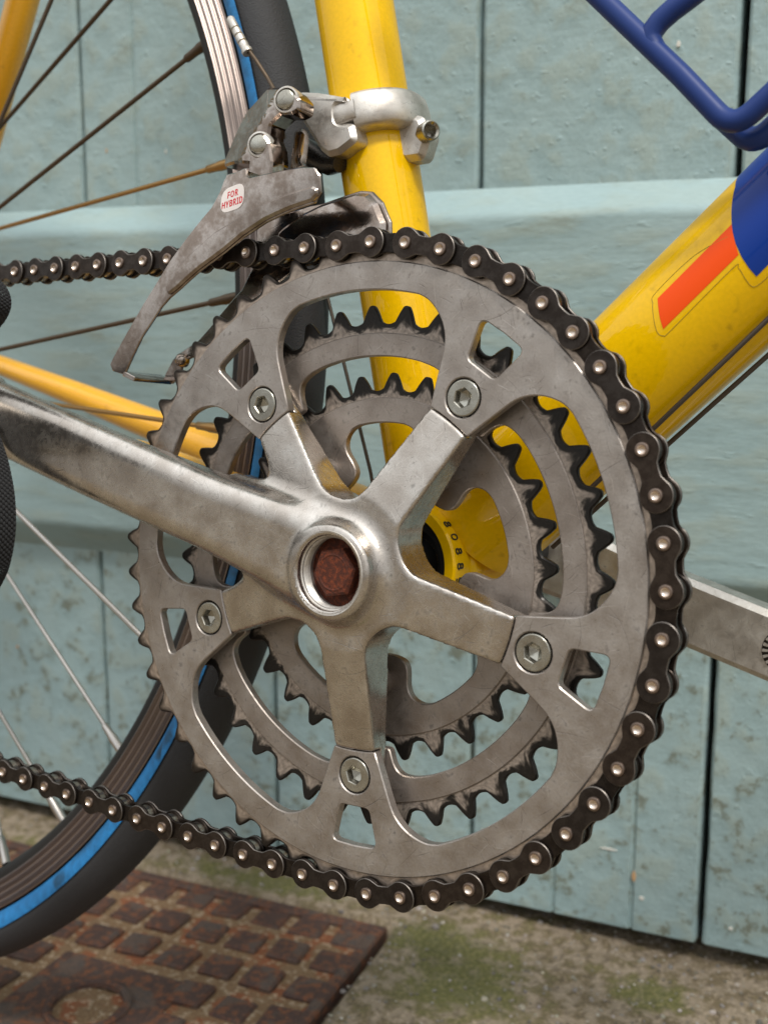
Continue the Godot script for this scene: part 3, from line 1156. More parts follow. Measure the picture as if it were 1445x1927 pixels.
func crank_mesh(b0: float) -> ArrayMesh:
	var cell := 0.9
	var lo := Vector3(-186, -73, -7.5)
	var dims := Vector3i(290, 163, 41)
	var hi := lo + Vector3(dims) * cell
	var nx := dims.x + 1
	var ny := dims.y + 1
	var nz := dims.z + 1
	var val := PackedFloat32Array()
	val.resize(nx * ny * nz)
	val.fill(9.0)
	var live := PackedByteArray()
	live.resize(nx * ny)
	var arms := []
	for s in 5:
		var a := deg_to_rad(b0 + 72.0 * s)
		arms.append(Vector2(cos(a), sin(a)))
	var ad := polar(1.0, b0 + 108.0)
	for i in nx:
		var x := lo.x + i * cell
		for j in ny:
			var y := lo.y + j * cell
			var p := Vector2(x, y)
			var r := p.length()
			# crank arm
			var s := p.dot(ad)
			var t := absf(p.cross(ad))
			var w := 13.1
			if s < 60.0: w = lerpf(15.4, 12.9, smoothstep(4.0, 60.0, s))
			elif s < 110.0: w = 12.9 + 0.4 * (s - 60.0) / 50.0
			else: w = 13.3
			var darm := maxf(t - w, -s)
			if s > 166.0: darm = (p - ad * 166.0).length() - 14.5
			elif s < 0.0: darm = r - 15.4
			# five arms
			var dsp := r - 20.4
			var dlow := 99.0
			if r < 80.0:
				for q in arms:
					var u: float = p.dot(q)
					var v: float = absf(p.cross(q))
					if u > 0.0:
						var hw := 8.25 - 0.75 * clampf((u - 28.0) / 29.0, 0, 1)
						var d := maxf(v - hw, u - 73.0)
						dsp = smin(dsp, d, 8.0)
						dlow = minf(dlow, d)
				dsp = smin(dsp, maxf(darm, s - 62.0), 11.0)
			var m2 := minf(dsp if r < 80.0 else 9.0, darm)
			if m2 > 2.5:
				continue
			live[i * ny + j] = 1
			var hs := 9.2 - clampf((r - 25.0) / 32.0, 0, 1) * 7.1
			var ha := 14.2 + s * 0.062
			var hb := 2.0 + 9.5 * smoothstep(35.0, 110.0, s) + maxf(0, s - 110.0) * 0.03
			if s > 110.0: ha = 14.2 + 110 * 0.062 + (s - 110.0) * 0.045
			var bossh := 16.4 - 0.30 * maxf(r - 12.6, 0.0)
			for k in nz:
				var z := lo.z + k * cell
				var d := 99.0
				if r < 80.0:
					var top := smax(dsp, z - hs, 1.0)
					top = maxf(maxf(top, -5.6 - z), r - 56.9)
					var tab := maxf(maxf(dlow, absf(z + 3.85) - 1.75), 50.0 - r)
					d = minf(top, tab)
				var a := smax(darm, z - ha, 7.5)
				a = smax(a, hb - z, 4.0)
				d = smin(d, a, 5.0)
				if r < 26.0:
					d = smin(d, smax(r - 14.6, z - bossh, 1.2), 3.6)
					d = smax(d, 11.5 - r, 0.4)
				val[(i * ny + j) * nz + k] = d
	# surface nets
	var vid := {}
	var pv := PackedVector3Array()
	var pn := PackedVector3Array()
	var nzy := ny * nz
	var off := [0, nzy, nz, nzy + nz, 1, nzy + 1, nz + 1, nzy + nz + 1]
	for i in dims.x:
		for j in dims.y:
			if not (live[i * ny + j] or live[(i + 1) * ny + j] or live[i * ny + j + 1] or live[(i + 1) * ny + j + 1]):
				continue
			for k in dims.z:
				var base := i * nzy + j * nz + k
				var f0 := val[base]
				if absf(f0) > 2.6:
					continue
				var c := [f0, val[base + nzy], val[base + nz], val[base + nzy + nz], val[base + 1], val[base + nzy + 1], val[base + nz + 1], val[base + nzy + nz + 1]]
				var neg := 0
				for q in 8:
					if c[q] < 0.0: neg += 1
				if neg == 0 or neg == 8:
					continue
				var sum := Vector3.ZERO
				var cnt := 0
				for e in [[0, 1], [2, 3], [4, 5], [6, 7], [0, 2], [1, 3], [4, 6], [5, 7], [0, 4], [1, 5], [2, 6], [3, 7]]:
					var a: float = c[e[0]]
					var b: float = c[e[1]]
					if (a < 0.0) != (b < 0.0):
						var f := a / (a - b)
						var p0 := Vector3(e[0] & 1, (e[0] >> 1) & 1, (e[0] >> 2) & 1)
						var p1 := Vector3(e[1] & 1, (e[1] >> 1) & 1, (e[1] >> 2) & 1)
						sum += p0.lerp(p1, f)
						cnt += 1
				var w: Vector3 = sum / cnt
				vid[base] = pv.size()
				pv.append(lo + (Vector3(i, j, k) + w) * cell)
				var gx := lerpf(lerpf(c[1] - c[0], c[3] - c[2], w.y), lerpf(c[5] - c[4], c[7] - c[6], w.y), w.z)
				var gy := lerpf(lerpf(c[2] - c[0], c[3] - c[1], w.x), lerpf(c[6] - c[4], c[7] - c[5], w.x), w.z)
				var gz := lerpf(lerpf(c[4] - c[0], c[5] - c[1], w.x), lerpf(c[6] - c[2], c[7] - c[3], w.x), w.y)
				pn.append(Vector3(gx, gy, gz).normalized())
	var mb := Mesher.new()
	for base in vid:
		var f0 := val[base]
		for ax in 3:
			var st: int = [nzy, nz, 1][ax]
			var f1 := val[base + st]
			if (f0 < 0.0) == (f1 < 0.0):
				continue
			var s1: int = [nz, 1, nzy][ax]
			var s2: int = [1, nzy, nz][ax]
			var q := [base, base - s1, base - s1 - s2, base - s2]
			if not (vid.has(q[1]) and vid.has(q[2]) and vid.has(q[3])):
				continue
			var w := []
			for z in q: w.append(vid[z])
			mb.quad(pv[w[0]], pv[w[1]], pv[w[2]], pv[w[3]], pn[w[0]], pn[w[1]], pn[w[2]], pn[w[3]])
	return mb.commit()


func build_crank(b0: float) -> void:
	var crank := put("drive_side_crank", crank_mesh(b0), m.crank_aluminium, bike)
	var mb := Mesher.new()
	lathe(mb, pts([13.3, 15.9, 12.9, 16.55, 12.5, 16.45, 11.7, 15.2, 11.6, 14.6, 11.1, 14.3, 11.05, 6.0]), 72)
	put("extractor_bore", mb.commit(), m.bare_metal, crank)
	mb = Mesher.new()
	lathe(mb, pts([0, 9.4, 9.0, 9.2, 11.5, 8.8]), 40)
	put("bore_floor", mb.commit(), m.rust, crank)
	mb = Mesher.new()
	for i in 3:
		lathe(mb, pts([11.05, 10.2 + 1.2 * i, 10.6, 10.8 + 1.2 * i, 11.05, 11.4 + 1.2 * i]), 60)
	put("bore_thread", mb.commit(), m.bare_metal, crank)
	mb = Mesher.new()
	var hex := PackedVector2Array()
	for i in 6:
		hex.append(polar(8.1, 60.0 * i + 12.0))
	plate(mb, rounded(hex, 0.5, 2), 6.0, 13.4, 0.8, 25.0)
	lathe(mb, pts([0, 13.1, 4.6, 13.2, 5.4, 13.6, 5.9, 13.45]), 30)
	put("spindle_bolt", mb.commit(), m.rust, crank)


# ---------------------------------------------------------------- chain
func build_chain() -> void:
	var chain := part("chain", bike)
	var pins := []
	for i in 15:
		var d := 12.7 * (14 - i)
		pins.append(Vector3(-13.2 - d * 0.9995, 100.4 - d * 0.017, -0.05 * maxf(0, d - 12.0)))
	for k in 26:
		pins.append(v3(polar(101.15, 90.21 - 7.2 * k), 0.0))
	var e: Vector3 = pins[pins.size() - 1]
	for i in 16:
		pins.append(Vector3(e.x - 12.7 * (i + 1), e.y - 0.15 * minf(i, 4) + 0.0, -0.02 * i))
	# shared meshes, lying along x with the pin pitch centred
	var half := 6.35
	var lens := func(rad: float, waist: float) -> PackedVector2Array:
		var p := PackedVector2Array()
		for i in 19:
			p.append(Vector2(half, 0) + polar(rad, lerpf(-128, 128, i / 18.0)))
		p.append(Vector2(1.9, waist + 0.12))
		p.append(Vector2(0, waist))
		p.append(Vector2(-1.9, waist + 0.12))
		for i in 19:
			p.append(Vector2(-half, 0) + polar(rad, lerpf(52, 308, i / 18.0)))
		p.append(Vector2(-1.9, -waist - 0.12))
		p.append(Vector2(0, -waist))
		p.append(Vector2(1.9, -waist - 0.12))
		return p
	var mb := Mesher.new()
	var worn := Mesher.new()
	plate(mb, lens.call(4.75, 2.75), -0.5, 0.5, 0.20, 50.0, worn)
	var outers := []
	var inners := []
	for k in 3:
		var o := worn.commit(mb.commit())
		o.surface_set_material(0, m["chain_plate_%d" % k])
		o.surface_set_material(1, m.chain_edge)
		outers.append(o)
	mb = Mesher.new()
	worn = Mesher.new()
	plate(mb, lens.call(4.7, 2.9), -0.5, 0.5, 0.22, 50.0, worn)
	for k in 3:
		var o := worn.commit(mb.commit())
		o.surface_set_material(0, m["chain_inner_%d" % k])
		o.surface_set_material(1, m["chain_inner_%d" % k])
		inners.append(o)
	var pick := RandomNumberGenerator.new()
	pick.seed = 4
	mb = Mesher.new()
	lathe(mb, pts([2.05, -3.9, 2.05, 3.85, 1.9, 4.18, 1.7, 4.28, 1.3, 4.27]), 28, 35.0)
	lathe(mb, pts([0, -3.9, 2.05, -3.9]), 20)
	var pin := mb.commit()
	mb = Mesher.new()
	lathe(mb, pts([1.3, 4.27, 1.18, 4.06, 0.98, 3.86, 0.7, 3.69, 0.4, 3.6, 0, 3.57]), 28, 60.0)
	pin = mb.commit(pin)
	mb = Mesher.new()
	lathe(mb, pts([2.4, -1.55, 3.75, -1.55, 3.85, -1.4, 3.85, 1.4, 3.75, 1.55, 2.4, 1.55]), 28, 30.0)
	var roller := mb.commit()
	for i in pins.size():
		put("pin", pin, [m.pin_rim, m.pin_steel], chain, Transform3D(Basis(Vector3(0, 0, 1), 2.1 * i), pins[i]))
		put("roller", roller, m.roller_steel, chain, Transform3D(Basis(), pins[i]))
		if i < pins.size() - 1:
			var d: Vector3 = pins[i + 1] - pins[i]
			var x := d.normalized()
			var y := Vector3(0, 0, 1).cross(x).normalized()
			var b := Basis(x, y, x.cross(y))
			var mid: Vector3 = (pins[i] + pins[i + 1]) * 0.5
			var wide: bool = i % 2 == 0
			for s in [1.0, -1.0]:
				put("outer_plate" if wide else "inner_plate", (outers if wide else inners)[pick.randi() % 3], null, chain, Transform3D(b, mid + b.z * s * (3.05 if wide else 2.02)))


# ---------------------------------------------------------------- frame
func tube_patch(poly: PackedVector2Array, org: Vector3, dir: Vector3, r: float, zref: float) -> Mesher:
	# a printed film on the down tube: the outline (seen square on) is wrapped on the tube's surface
	var mb := Mesher.new()
	var side := Vector3(0, 0, 1).cross(dir).normalized()
	var idx := Geometry2D.triangulate_polygon(poly)
	for i in range(0, idx.size(), 3):
		var a := poly[idx[i]]
		var b := poly[idx[i + 1]]
		var c := poly[idx[i + 2]]
		split(mb, a, b, c, org, dir, side, r, 4)
	return mb


func split(mb: Mesher, a: Vector2, b: Vector2, c: Vector2, org: Vector3, dir: Vector3, side: Vector3, r: float, depth: int) -> void:
	if depth > 0:
		var ab := (a + b) / 2
		var bc := (b + c) / 2
		var ca := (c + a) / 2
		split(mb, a, ab, ca, org, dir, side, r, depth - 1)
		split(mb, ab, b, bc, org, dir, side, r, depth - 1)
		split(mb, ca, bc, c, org, dir, side, r, depth - 1)
		split(mb, ab, bc, ca, org, dir, side, r, depth - 1)
		return
	var w := []
	var nn := []
	for p in [a, b, c]:
		# p.x runs along the tube, p.y is the arc length round it from the outermost line
		var an: float = p.y / r
		var n := side * sin(an) + Vector3(0, 0, 1) * cos(an)
		w.append(org + dir * p.x + n * r)
		nn.append(n)
	mb.tri(w[0], w[1], w[2], nn[0], nn[1], nn[2])


func build_frame() -> void:
	var mb := Mesher.new()
	# bottom bracket shell, opened at the end
	lathe(mb, pts([17.3, -24.2, 17.6, -23.3, 20.6, -23.3, 21.3, -24.0, 21.3, -33.5, 22.3, -34.6, 22.6, -35.4, 22.6, -73, 21.3, -75, 21.3, -84, 17, -84]), 80)
	put("bottom_bracket_shell", mb.commit(), m.yellow_paint, bike)
	mb = Mesher.new()
	lathe(mb, pts([8.5, 6, 8.5, -34]), 40)
	lathe(mb, pts([8.5, -34, 12.0, -34, 12.0, -30.0, 15.2, -29.5, 15.8, -27.5, 16.2, -27.0, 16.2, -26.2, 16.9, -26.0, 16.9, -30]), 60)
	lathe(mb, pts([17.25, -45, 17.25, -26.0, 16.7, -25.6, 17.25, -25.2, 17.0, -24.6, 17.3, -24.2]), 60)
	put("bearing_cup", mb.commit(), m.dark_hole, bike)
	# serial number struck into the collar
	var ser := part("serial_number", bike)
	var font := SystemFont.new()
	font.font_names = PackedStringArray(["Droid Sans"])
	var chars := "80889"
	for i in chars.length():
		var tm := TextMesh.new()
		tm.text = chars[i]
		tm.font = font
		tm.font_size = 32
		tm.pixel_size = 0.001
		tm.depth = 0.004
		var a := deg_to_rad(44.0 - 13.0 * i)
		var n := Vector3(cos(a), sin(a), 0)
		var down := Vector3(sin(a), -cos(a), 0)
		var o := put("struck_digit", tm, m.black_ink, ser, Transform3D(Basis(down, n.cross(down), n).scaled_local(Vector3.ONE * 0.15), n * 21.35 + Vector3(0, 0, -26.6)))
		o.name = "struck_digit"
	# seat tube
	mb = Mesher.new()
	bar(mb, [Vector3(-4.8, 18.5, -50), Vector3(-52.1, 198.7, -50), Vector3(-140, 534, -50)], 14.2, 48)
	put("seat_tube", mb.commit(), m.yellow_paint, bike)
	# down tube
	var dir := Vector3(0.709, 0.705, 0)
	mb = Mesher.new()
	bar(mb, [Vector3(0, 0, -50) + dir * 19.0, Vector3(0, 0, -50) + dir * 300.0, Vector3(0, 0, -50) + dir * 560.0], 21.4, 64)
	var dt := put("down_tube", mb.commit(), m.yellow_paint, bike)
	build_decals(dt, dir)
	# chain stays
	for s in [1.0, -1.0]:
		var p := []
		for q in [[-18.5, 4.1, 25], [-40, 8.8, 26], [-75, 16.5, 28], [-105, 23.2, 29.5], [-120, 26.4, 30.5], [-134, 29.4, 31.5], [-178, 39, 34], [-240, 52, 39], [-306, 65, 45], [-388, 74, 62]]:
			p.append(Vector3(q[0], q[1], -50 + s * q[2]))
		mb = Mesher.new()
		bar(mb, p, [9.5, 9.5, 9.0, 8.6, 7.8, 6.2, 6.2, 5.8, 5.2, 6.0] if s > 0 else [9.5, 9.5, 9.2, 8.8, 8.5, 8.2, 7.3, 6.2, 5.2, 6.0], 28)
		put("chain_stay", mb.commit(), m.amber_paint, bike)
	# seat stays
	for s in [1.0, -1.0]:
		mb = Mesher.new()
		bar(mb, [Vector3(-222, 330, -50 + s * 15), Vector3(-263, 236, -50 + s * 18), Vector3(-288, 178, -50 + s * 20), Vector3(-390, 80, -50 + s * 58)], [7.6, 7.6, 7.4, 6], 24)
		put("seat_stay", mb.commit(), m.amber_paint, bike)
	# gear cables under the down tube
	for c in [[Vector3(60.0, 30.2, -37.0), Vector3(78.0, 49.0, -37.0), Vector3(109.7, 82.2, -37.0), Vector3(296.2, 277.3, -37.0)], [Vector3(42.3, 8.9, -50.0), Vector3(77.7, 44.1, -50.0), Vector3(106.9, 73.1, -50.0), Vector3(298.4, 263.4, -50.0)]]:
		mb = Mesher.new()
		bar(mb, c, 0.8, 10)
		put("gear_cable", mb.commit(), m.cable_steel, bike)
	mb = Mesher.new()
	bar(mb, [Vector3(-20, -18, -52), Vector3(-32.3, 28.8, -50), Vector3(-56.2, 91.5, -50), Vector3(-75, 142, -46), Vector3(-69.1, 163.5, -28)], 0.7, 8)
	put("derailleur_cable", mb.commit(), m.cable_steel, bike)

func to_tube(p: Vector2, org: Vector3, dir: Vector3, r: float, eye: Vector3, zref: float) -> Vector2:
	# a point measured on the plane z = zref, carried along the line of sight of the survey to the tube, as (along, round)
	var q := v3(p, zref)
	var d := (q - eye).normalized()
	var side := Vector3(0, 0, 1).cross(dir).normalized()
	var o := eye - org
	var ox := Vector2(o.dot(side), o.z)
	var dx := Vector2(d.dot(side), d.z)
	var a := dx.length_squared()
	var b := ox.dot(dx)
	var c := ox.length_squared() - r * r
	var disc := maxf(b * b - a * c, 0.0)
	var t := (-b - sqrt(disc)) / a
	var h := o + d * t
	return Vector2(h.dot(dir), atan2(h.dot(side), h.z) * r)


func build_decals(dt: Node, dir: Vector3) -> void:
	var org := Vector3(0, 0, -50)
	var film := 21.4
	# outlines as (along the tube, round the tube) in millimetres
	var orange := pts([118.0, 5.8, 146.4, 6.3, 145.1, 3.9, 143.5, 0.5, 142.4, -2.0, 113.6, -2.5, 115.0, 0.7, 116.6, 3.5])
	var blue := pts([174.8, 24.0, 166.5, 24.4, 155.9, 25.7, 153.3, 17.4, 150.4, 12.7, 148.2, 9.2, 145.6, 4.8, 143.8, 0.9, 142.5, -3.3, 141.9, -6.8, 141.7, -9.9, 146.0, -9.7, 157.5, -9.4])
	var o := put("orange_decal", tube_patch(orange, org, dir, film + 0.10, 0).commit(), m.orange_decal, dt)
	put("blue_decal", tube_patch(blue, org, dir, film + 0.12, 0).commit(), m.blue_decal, dt)
	var edge := pts([143.5, 4.2, 132.8, 7.7, 118.4, 7.8, 116.0, 5.7, 113.9, 2.5, 111.8, -1.8, 112.4, -3.9, 115.1, -4.3, 138.4, -3.6, 139.9, -4.8, 139.2, -8.3, 139.0, -10.9, 140.3, -11.9, 143.9, -12.1])
	var mb := Mesher.new()
	var side := Vector3(0, 0, 1).cross(dir).normalized()
	var path := []
	for p in spline(edge, 6):
		var an: float = p.y / film
		path.append(org + dir * p.x + (side * sin(an) + Vector3(0, 0, 1) * cos(an)) * (film + 0.02))
	bar(mb, path, 0.10, 6)
	put("decal_outline", mb.commit(), m.decal_edge, dt)


# ---------------------------------------------------------------- wheel
func build_wheel() -> void:
	var wheel := part("rear_wheel", bike)
	wheel.position = Vector3(-390, 71, -50) * MM
	var mb := Mesher.new()
	lathe(mb, pts([299.0, 8.6, 296.5, 8.2, 294.6, 6.6, 293.2, 3.0, 292.8, 0, 293.2, -3, 294.6, -6.6, 296.5, -8.2, 299.0, -8.6]), 300)
	lathe(mb, pts([311.0, 8.6, 310.6, 6.0, 308, 5.5, 308, -5.5, 310.6, -6, 311, -8.6]), 300)
	var rim := put("rim", mb.commit(), m.rim_black, wheel)
	mb = Mesher.new()
	var groove := PackedVector2Array()
	for s in [-1.0, 1.0]:
		groove = PackedVector2Array()
		for i in 25:
			var r := 299.0 + 11.8 * i / 24.0
			var z: float = 8.75 + (0.0 if i in [0, 24] else [0.0, 0.34, -0.24, 0.2, -0.42, 0.1][i % 6])
			groove.append(Vector2(r, z * s))
		if s > 0: groove.reverse()
		lathe(mb, groove, 300, 20.0)
	put("brake_track", mb.commit(), m.rim_track, wheel)
	mb = Mesher.new()
	var prof := PackedVector2Array()
	for i in 33:
		var a := deg_to_rad(lerpf(-150, 150, i / 32.0))
		prof.append(Vector2(319.5 + 12.2 * cos(a) * (1.0 if absf(a) < 1.57 else 0.8), -12.6 * sin(a) * (1.0 if absf(a) < 1.57 else 0.95)))
	lathe(mb, prof, 300)
	put("tyre", mb.commit(), m.black_rubber, wheel)
	mb = Mesher.new()
	for s in [-1.0, 1.0]:
		var p := PackedVector2Array()
		for i in 13:
			var a := deg_to_rad(lerpf(91, 135, i / 12.0))
			p.append(Vector2(319.5 + 12.2 * cos(a) * 0.86, s * 12.95 * sin(a)))
		if s > 0: p.reverse()
		p.reverse()
		lathe(mb, p, 300)
	put("blue_sidewall", mb.commit(), m.blue_rubber, wheel)
	# spokes: [rim angle, far end on the hub side]
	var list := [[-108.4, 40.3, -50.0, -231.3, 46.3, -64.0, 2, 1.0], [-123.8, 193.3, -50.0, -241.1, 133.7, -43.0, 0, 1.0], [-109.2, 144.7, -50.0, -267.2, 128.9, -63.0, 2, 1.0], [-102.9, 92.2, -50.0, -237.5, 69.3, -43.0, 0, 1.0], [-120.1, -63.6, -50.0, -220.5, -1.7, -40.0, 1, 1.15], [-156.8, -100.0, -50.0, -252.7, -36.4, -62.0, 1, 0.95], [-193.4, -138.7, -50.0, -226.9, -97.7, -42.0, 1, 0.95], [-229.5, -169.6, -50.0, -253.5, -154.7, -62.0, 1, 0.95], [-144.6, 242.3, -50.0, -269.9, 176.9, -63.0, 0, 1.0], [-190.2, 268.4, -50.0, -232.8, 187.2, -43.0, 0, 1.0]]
	for q in list:
		var rim_at := Vector3(q[0], q[1], q[2]) - Vector3(-390, 71, -50)
		var d := (Vector3(q[3], q[4], q[5]) - Vector3(-390, 71, -50) - rim_at).normalized()
		var mat = m.spoke_steel if q[6] == 1 else m.spoke_gold_reflection if q[6] == 2 else m.spoke_grimy
		mb = Mesher.new()
		bar(mb, [rim_at + d * 2.0, rim_at + d * 272.0], q[7], 12)
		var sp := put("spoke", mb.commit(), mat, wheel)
		mb = Mesher.new()
		mb.xf = along(rim_at - d * 5.0, rim_at + d)
		lathe(mb, pts([0, 0, 2.1, 0, 2.1, 9.0, 1.75, 11.5, 1.65, 16.5, 1.3, 17.2, 0.9, 17.2]), 16)
		put("nipple", mb.commit(), mat, wheel)
	mb = Mesher.new()
	lathe(mb, pts([0, 52, 6, 52, 6, 36, 24, 34, 24, 30, 12, 26, 12, -26, 22, -32, 22, -35, 6, -37, 6, -52, 0, -52]), 40)
	put("hub", mb.commit(), m.bare_metal, wheel)


# ---------------------------------------------------------------- front derailleur
func build_derailleur() -> void:
	var fd := part("front_derailleur", bike)
	var mb := Mesher.new()
	# outer cage plate with its pressed lower band
	var o := pts([-62.5, 124.9, -51.5, 127.3, -50.6, 124.6, -48.6, 123.3, -25.8, 124.6, -20.9, 124.2, -18.6, 121.5, -18.2, 116.4, -20.8, 113.3, -29.2, 111.2, -39.2, 108.1, -48.8, 103.8, -57.1, 98.7, -67.2, 93.0, -76.0, 87.2, -80.5, 84.6, -84.3, 81.6, -93.3, 71.3, -101.4, 57.8, -107.2, 59.0, -108.6, 61.4, -94.0, 83.0, -82.9, 97.0, -71.3, 109.3, -65.6, 115.0, -63.2, 120.0])
	plate(mb, rounded(o, 1.4, 3), 6.2, 7.3, 0.35, 50.0)
	var low := pts([-21.0, 118.4, -18.9, 117.6, -18.9, 115.6, -20.8, 113.9, -29.2, 111.8, -39.2, 108.7, -48.8, 104.4, -57.1, 99.3, -67.2, 93.6, -76.0, 87.8, -80.5, 85.4, -82.6, 88.4, -80.6, 92.2, -71.8, 98.8, -61.0, 106.1, -46.9, 111.8, -33.2, 115.9])
	plate(mb, rounded(low, 1.2, 3), 6.6, 8.5, 0.8, 60.0)
	# folded top edge
	box(mb, Vector3(-62.3, 124.0, -5.0), Vector3(-51.8, 126.2, 7.2), 0.4)
	mb.refine(3)
	var roll := func(x: float, y: float) -> float:
		var w := (x + 63.0) * -0.585 + (y - 89.0) * 0.81
		return -0.009 * (w - 6.0) * (w - 6.0) + 0.35 * sin(x * 0.13 + y * 0.05)
	mb.warp(roll)
	put("cage_outer_plate", mb.commit(), m.steel_dirty, fd)
	mb = Mesher.new()
	var inn := pts([-96.2, 55.7, -100.5, 58.3, -95.9, 64.7, -93.5, 66.5, -84.0, 71.5, -73.6, 81.3, -64.0, 89.5, -58.5, 100.0, -59.0, 110.4, -49.5, 114.5, -44.4, 115.4, -37.3, 117.2, -31.7, 117.8, -17.5, 121.0, -12.8, 120.5, -7.9, 116.6, -3.5, 110.0, -2.5, 103.0, -18, 101.5, -40, 96, -60, 85, -76, 71, -83.7, 66.5, -90.2, 64.0, -91.8, 58.8])
	plate(mb, rounded(inn, 1.5, 3), -12.2, -10.8, 0.4, 50.0)
	var boss := pts([-50.0, 107.0, -38.0, 114.5, -31.7, 116.9, -17.5, 120.0, -13.0, 119.5, -8.8, 116.0, -4.6, 109.5, -4.0, 103.0, -18, 102.5, -36, 100])
	plate(mb, rounded(boss, 2.5, 4), -11.5, -8.6, 1.3, 60.0)
	mb.refine(3)
	mb.warp(func(x: float, y: float) -> float: return -0.012 * (y - 106.0) * (y - 106.0) * smoothstep(95.0, 100.0, y) + 0.3 * sin(x * 0.2 + y * 0.1))
	put("cage_inner_plate", mb.commit(), m.steel_dirty, fd)
	mb = Mesher.new()
	plate(mb, rounded(pts([-102.5, 57.5, -96.5, 55.6, -96.0, 57.2, -102.0, 59.2]), 0.3, 2), -11.5, 7.0, 0.2)
	put("cage_bridge", mb.commit(), m.steel_dirty, fd)
	mb = Mesher.new()
	mb.xf = Transform3D(Basis(), Vector3(-89.8, 64.6, 0))
	lathe(mb, pts([0, -7.2, 1.5, -7.5, 2.4, -8.6, 2.6, -11]), 24)
	put("cage_rivet", mb.commit(), m.steel_dirty, fd)
	# body fixed to the clamp
	mb = Mesher.new()
	var body := pts([-60.3, 161.5, -50.5, 160.2, -37.2, 157.0, -36.4, 155.4, -41.8, 155.1, -40.8, 149.0, -34.0, 148.0, -32.0, 142.0, -39.0, 138.2, -43.9, 137.6, -47.7, 140.2, -56.6, 151.2, -56.1, 156.6])
	plate(mb, rounded(body, 2.4, 5), -42.0, -28.6, 1.7, 60.0)
	put("derailleur_body", mb.commit(), m.bare_metal, fd)
	# clamp band round the seat tube
	mb = Mesher.new()
	var ax := Vector3(-52.1, 198.7, 0).normalized()
	var mid := Vector3(0, 0, -50) + ax * 157.0
	var fr := Vector3(0, 0, 1)
	mb.xf = Transform3D(Basis(ax.cross(fr), fr, ax).orthonormalized(), mid)
	var band := pts([14.25, -6.8, 17.0, -6.8, 19.2, -6.2, 20.2, -5.0, 20.7, -1.5, 20.7, 1.5, 20.2, 5.0, 19.2, 6.2, 17.0, 6.8, 14.25, 6.8, 14.25, -6.8])
	lathe(mb, band, 70, 50.0, deg_to_rad(-175), deg_to_rad(77))
	lathe_cap(mb, band, deg_to_rad(77))
	put("clamp_band", mb.commit(), m.bare_metal, fd)
	mb = Mesher.new()
	mb.xf = Transform3D(Basis(ax.cross(fr), fr, ax).orthonormalized(), mid)
	var hook := pts([15.0, -3.5, 20.3, -3.5, 21.0, -2.9, 21.2, 0, 21.0, 2.9, 20.3, 3.5, 15.0, 3.5, 15.0, -3.5])
	lathe(mb, hook, 14, 50.0, deg_to_rad(74.0), deg_to_rad(97))
	lathe_cap(mb, hook, deg_to_rad(97))
	put("clamp_hook", mb.commit(), m.bare_metal, fd)
	# clamp ears and bolt on the far side
	mb = Mesher.new()
	mb.xf = Transform3D(Basis(Vector3(0, 0, 1), -0.24), mid)
	plate(mb, rounded(pts([13.0, -8.0, 20.0, -9.5, 27.0, -7.5, 27.5, 1.0, 22.0, 6.5, 13.0, 7.0]), 3.0, 5), -4.0, 5.0, 2.0, 60.0)
	put("clamp_ear", mb.commit(), m.bare_metal, fd)
	mb = Mesher.new()
	mb.xf = Transform3D(Basis(Vector3(0, 1, 0), 1.0), mid + Vector3(26.5, -5.0, 5.5))
	lathe(mb, pts([0, -1.6, 2.0, -1.6, 2.15, 2.6, 2.9, 3.4, 3.4, 3.0, 3.5, 2.2, 3.5, -1.6, 2.4, -1.9, 2.4, -8]), 30)
	put("clamp_bolt", mb.commit(), m.bolt_steel, fd)
	# parallelogram link in front, with its slanted skirt
	mb = Mesher.new()
	# broad link: a flat front that folds back along a ridge into a slanted skirt
	var link := pts([-54.7, 158.4, -49.5, 157.1, -45.7, 153.5, -45.6, 149.6, -48.9, 148.6, -53.5, 149.0, -57.8, 146.0, -58.3, 142.1, -56.2, 138.4, -55.2, 132.1, -75.8, 134.8, -82.7, 134.6, -83.2, 137.1, -80.3, 144.8, -75.6, 153.1, -73.5, 154.9, -67.6, 158.0, -63.6, 160.3])
	plate(mb, rounded(link, 1.6, 4), -9.0, 0.0, 0.9, 50.0)
	mb.refine(3)
	mb.warp(func(x: float, y: float) -> float:
		var w := (x - -64.8) * -0.818 + (y - 143.1) * 0.576
		return -14.0 - 0.42 * (w + 0.9) * smoothstep(-0.9, 0.9, w) if w > -0.9 else -14.0)
	put("link_arm", mb.commit(), m.steel_dirty, fd)
	mb = Mesher.new()
	plate(mb, rounded(pts([-58.6, 138.8, -55.6, 141.6, -52.4, 140.6, -50.2, 137.2, -48.4, 131.0, -48.8, 124.5, -59.0, 124.5]), 1.5, 4), -12.0, -5.0, 0.7, 50.0)
	put("cage_ear", mb.commit(), m.steel_dirty, fd)
	for q in [[Vector3(-51.2, 153.6, -14.0), 3.5, 0.25], [Vector3(-54.4, 136.9, -5.2), 3.3, 0.3]]:
		mb = Mesher.new()
		mb.xf = Transform3D(Basis(Vector3(0, 1, 0), q[2]), q[0])
		lathe(mb, pts([0, 1.25, q[1] - 0.7, 1.2, q[1] - 0.2, 0.8, q[1], 0.2, q[1], -4]), 32)
		put("pivot_pin", mb.commit(), m.bolt_steel, fd)
		mb = Mesher.new()
		mb.xf = Transform3D(Basis(Vector3(0, 1, 0), q[2]), q[0])
		lathe(mb, pts([q[1] + 0.2, 0.2, q[1] + 0.4, 0.6, q[1] + 0.9, 0.5, q[1] + 1.2, 0.0, q[1] + 1.2, -5]), 32)
		put("pivot_collar", mb.commit(), m.bare_metal, fd)
	# rear link
	mb = Mesher.new()
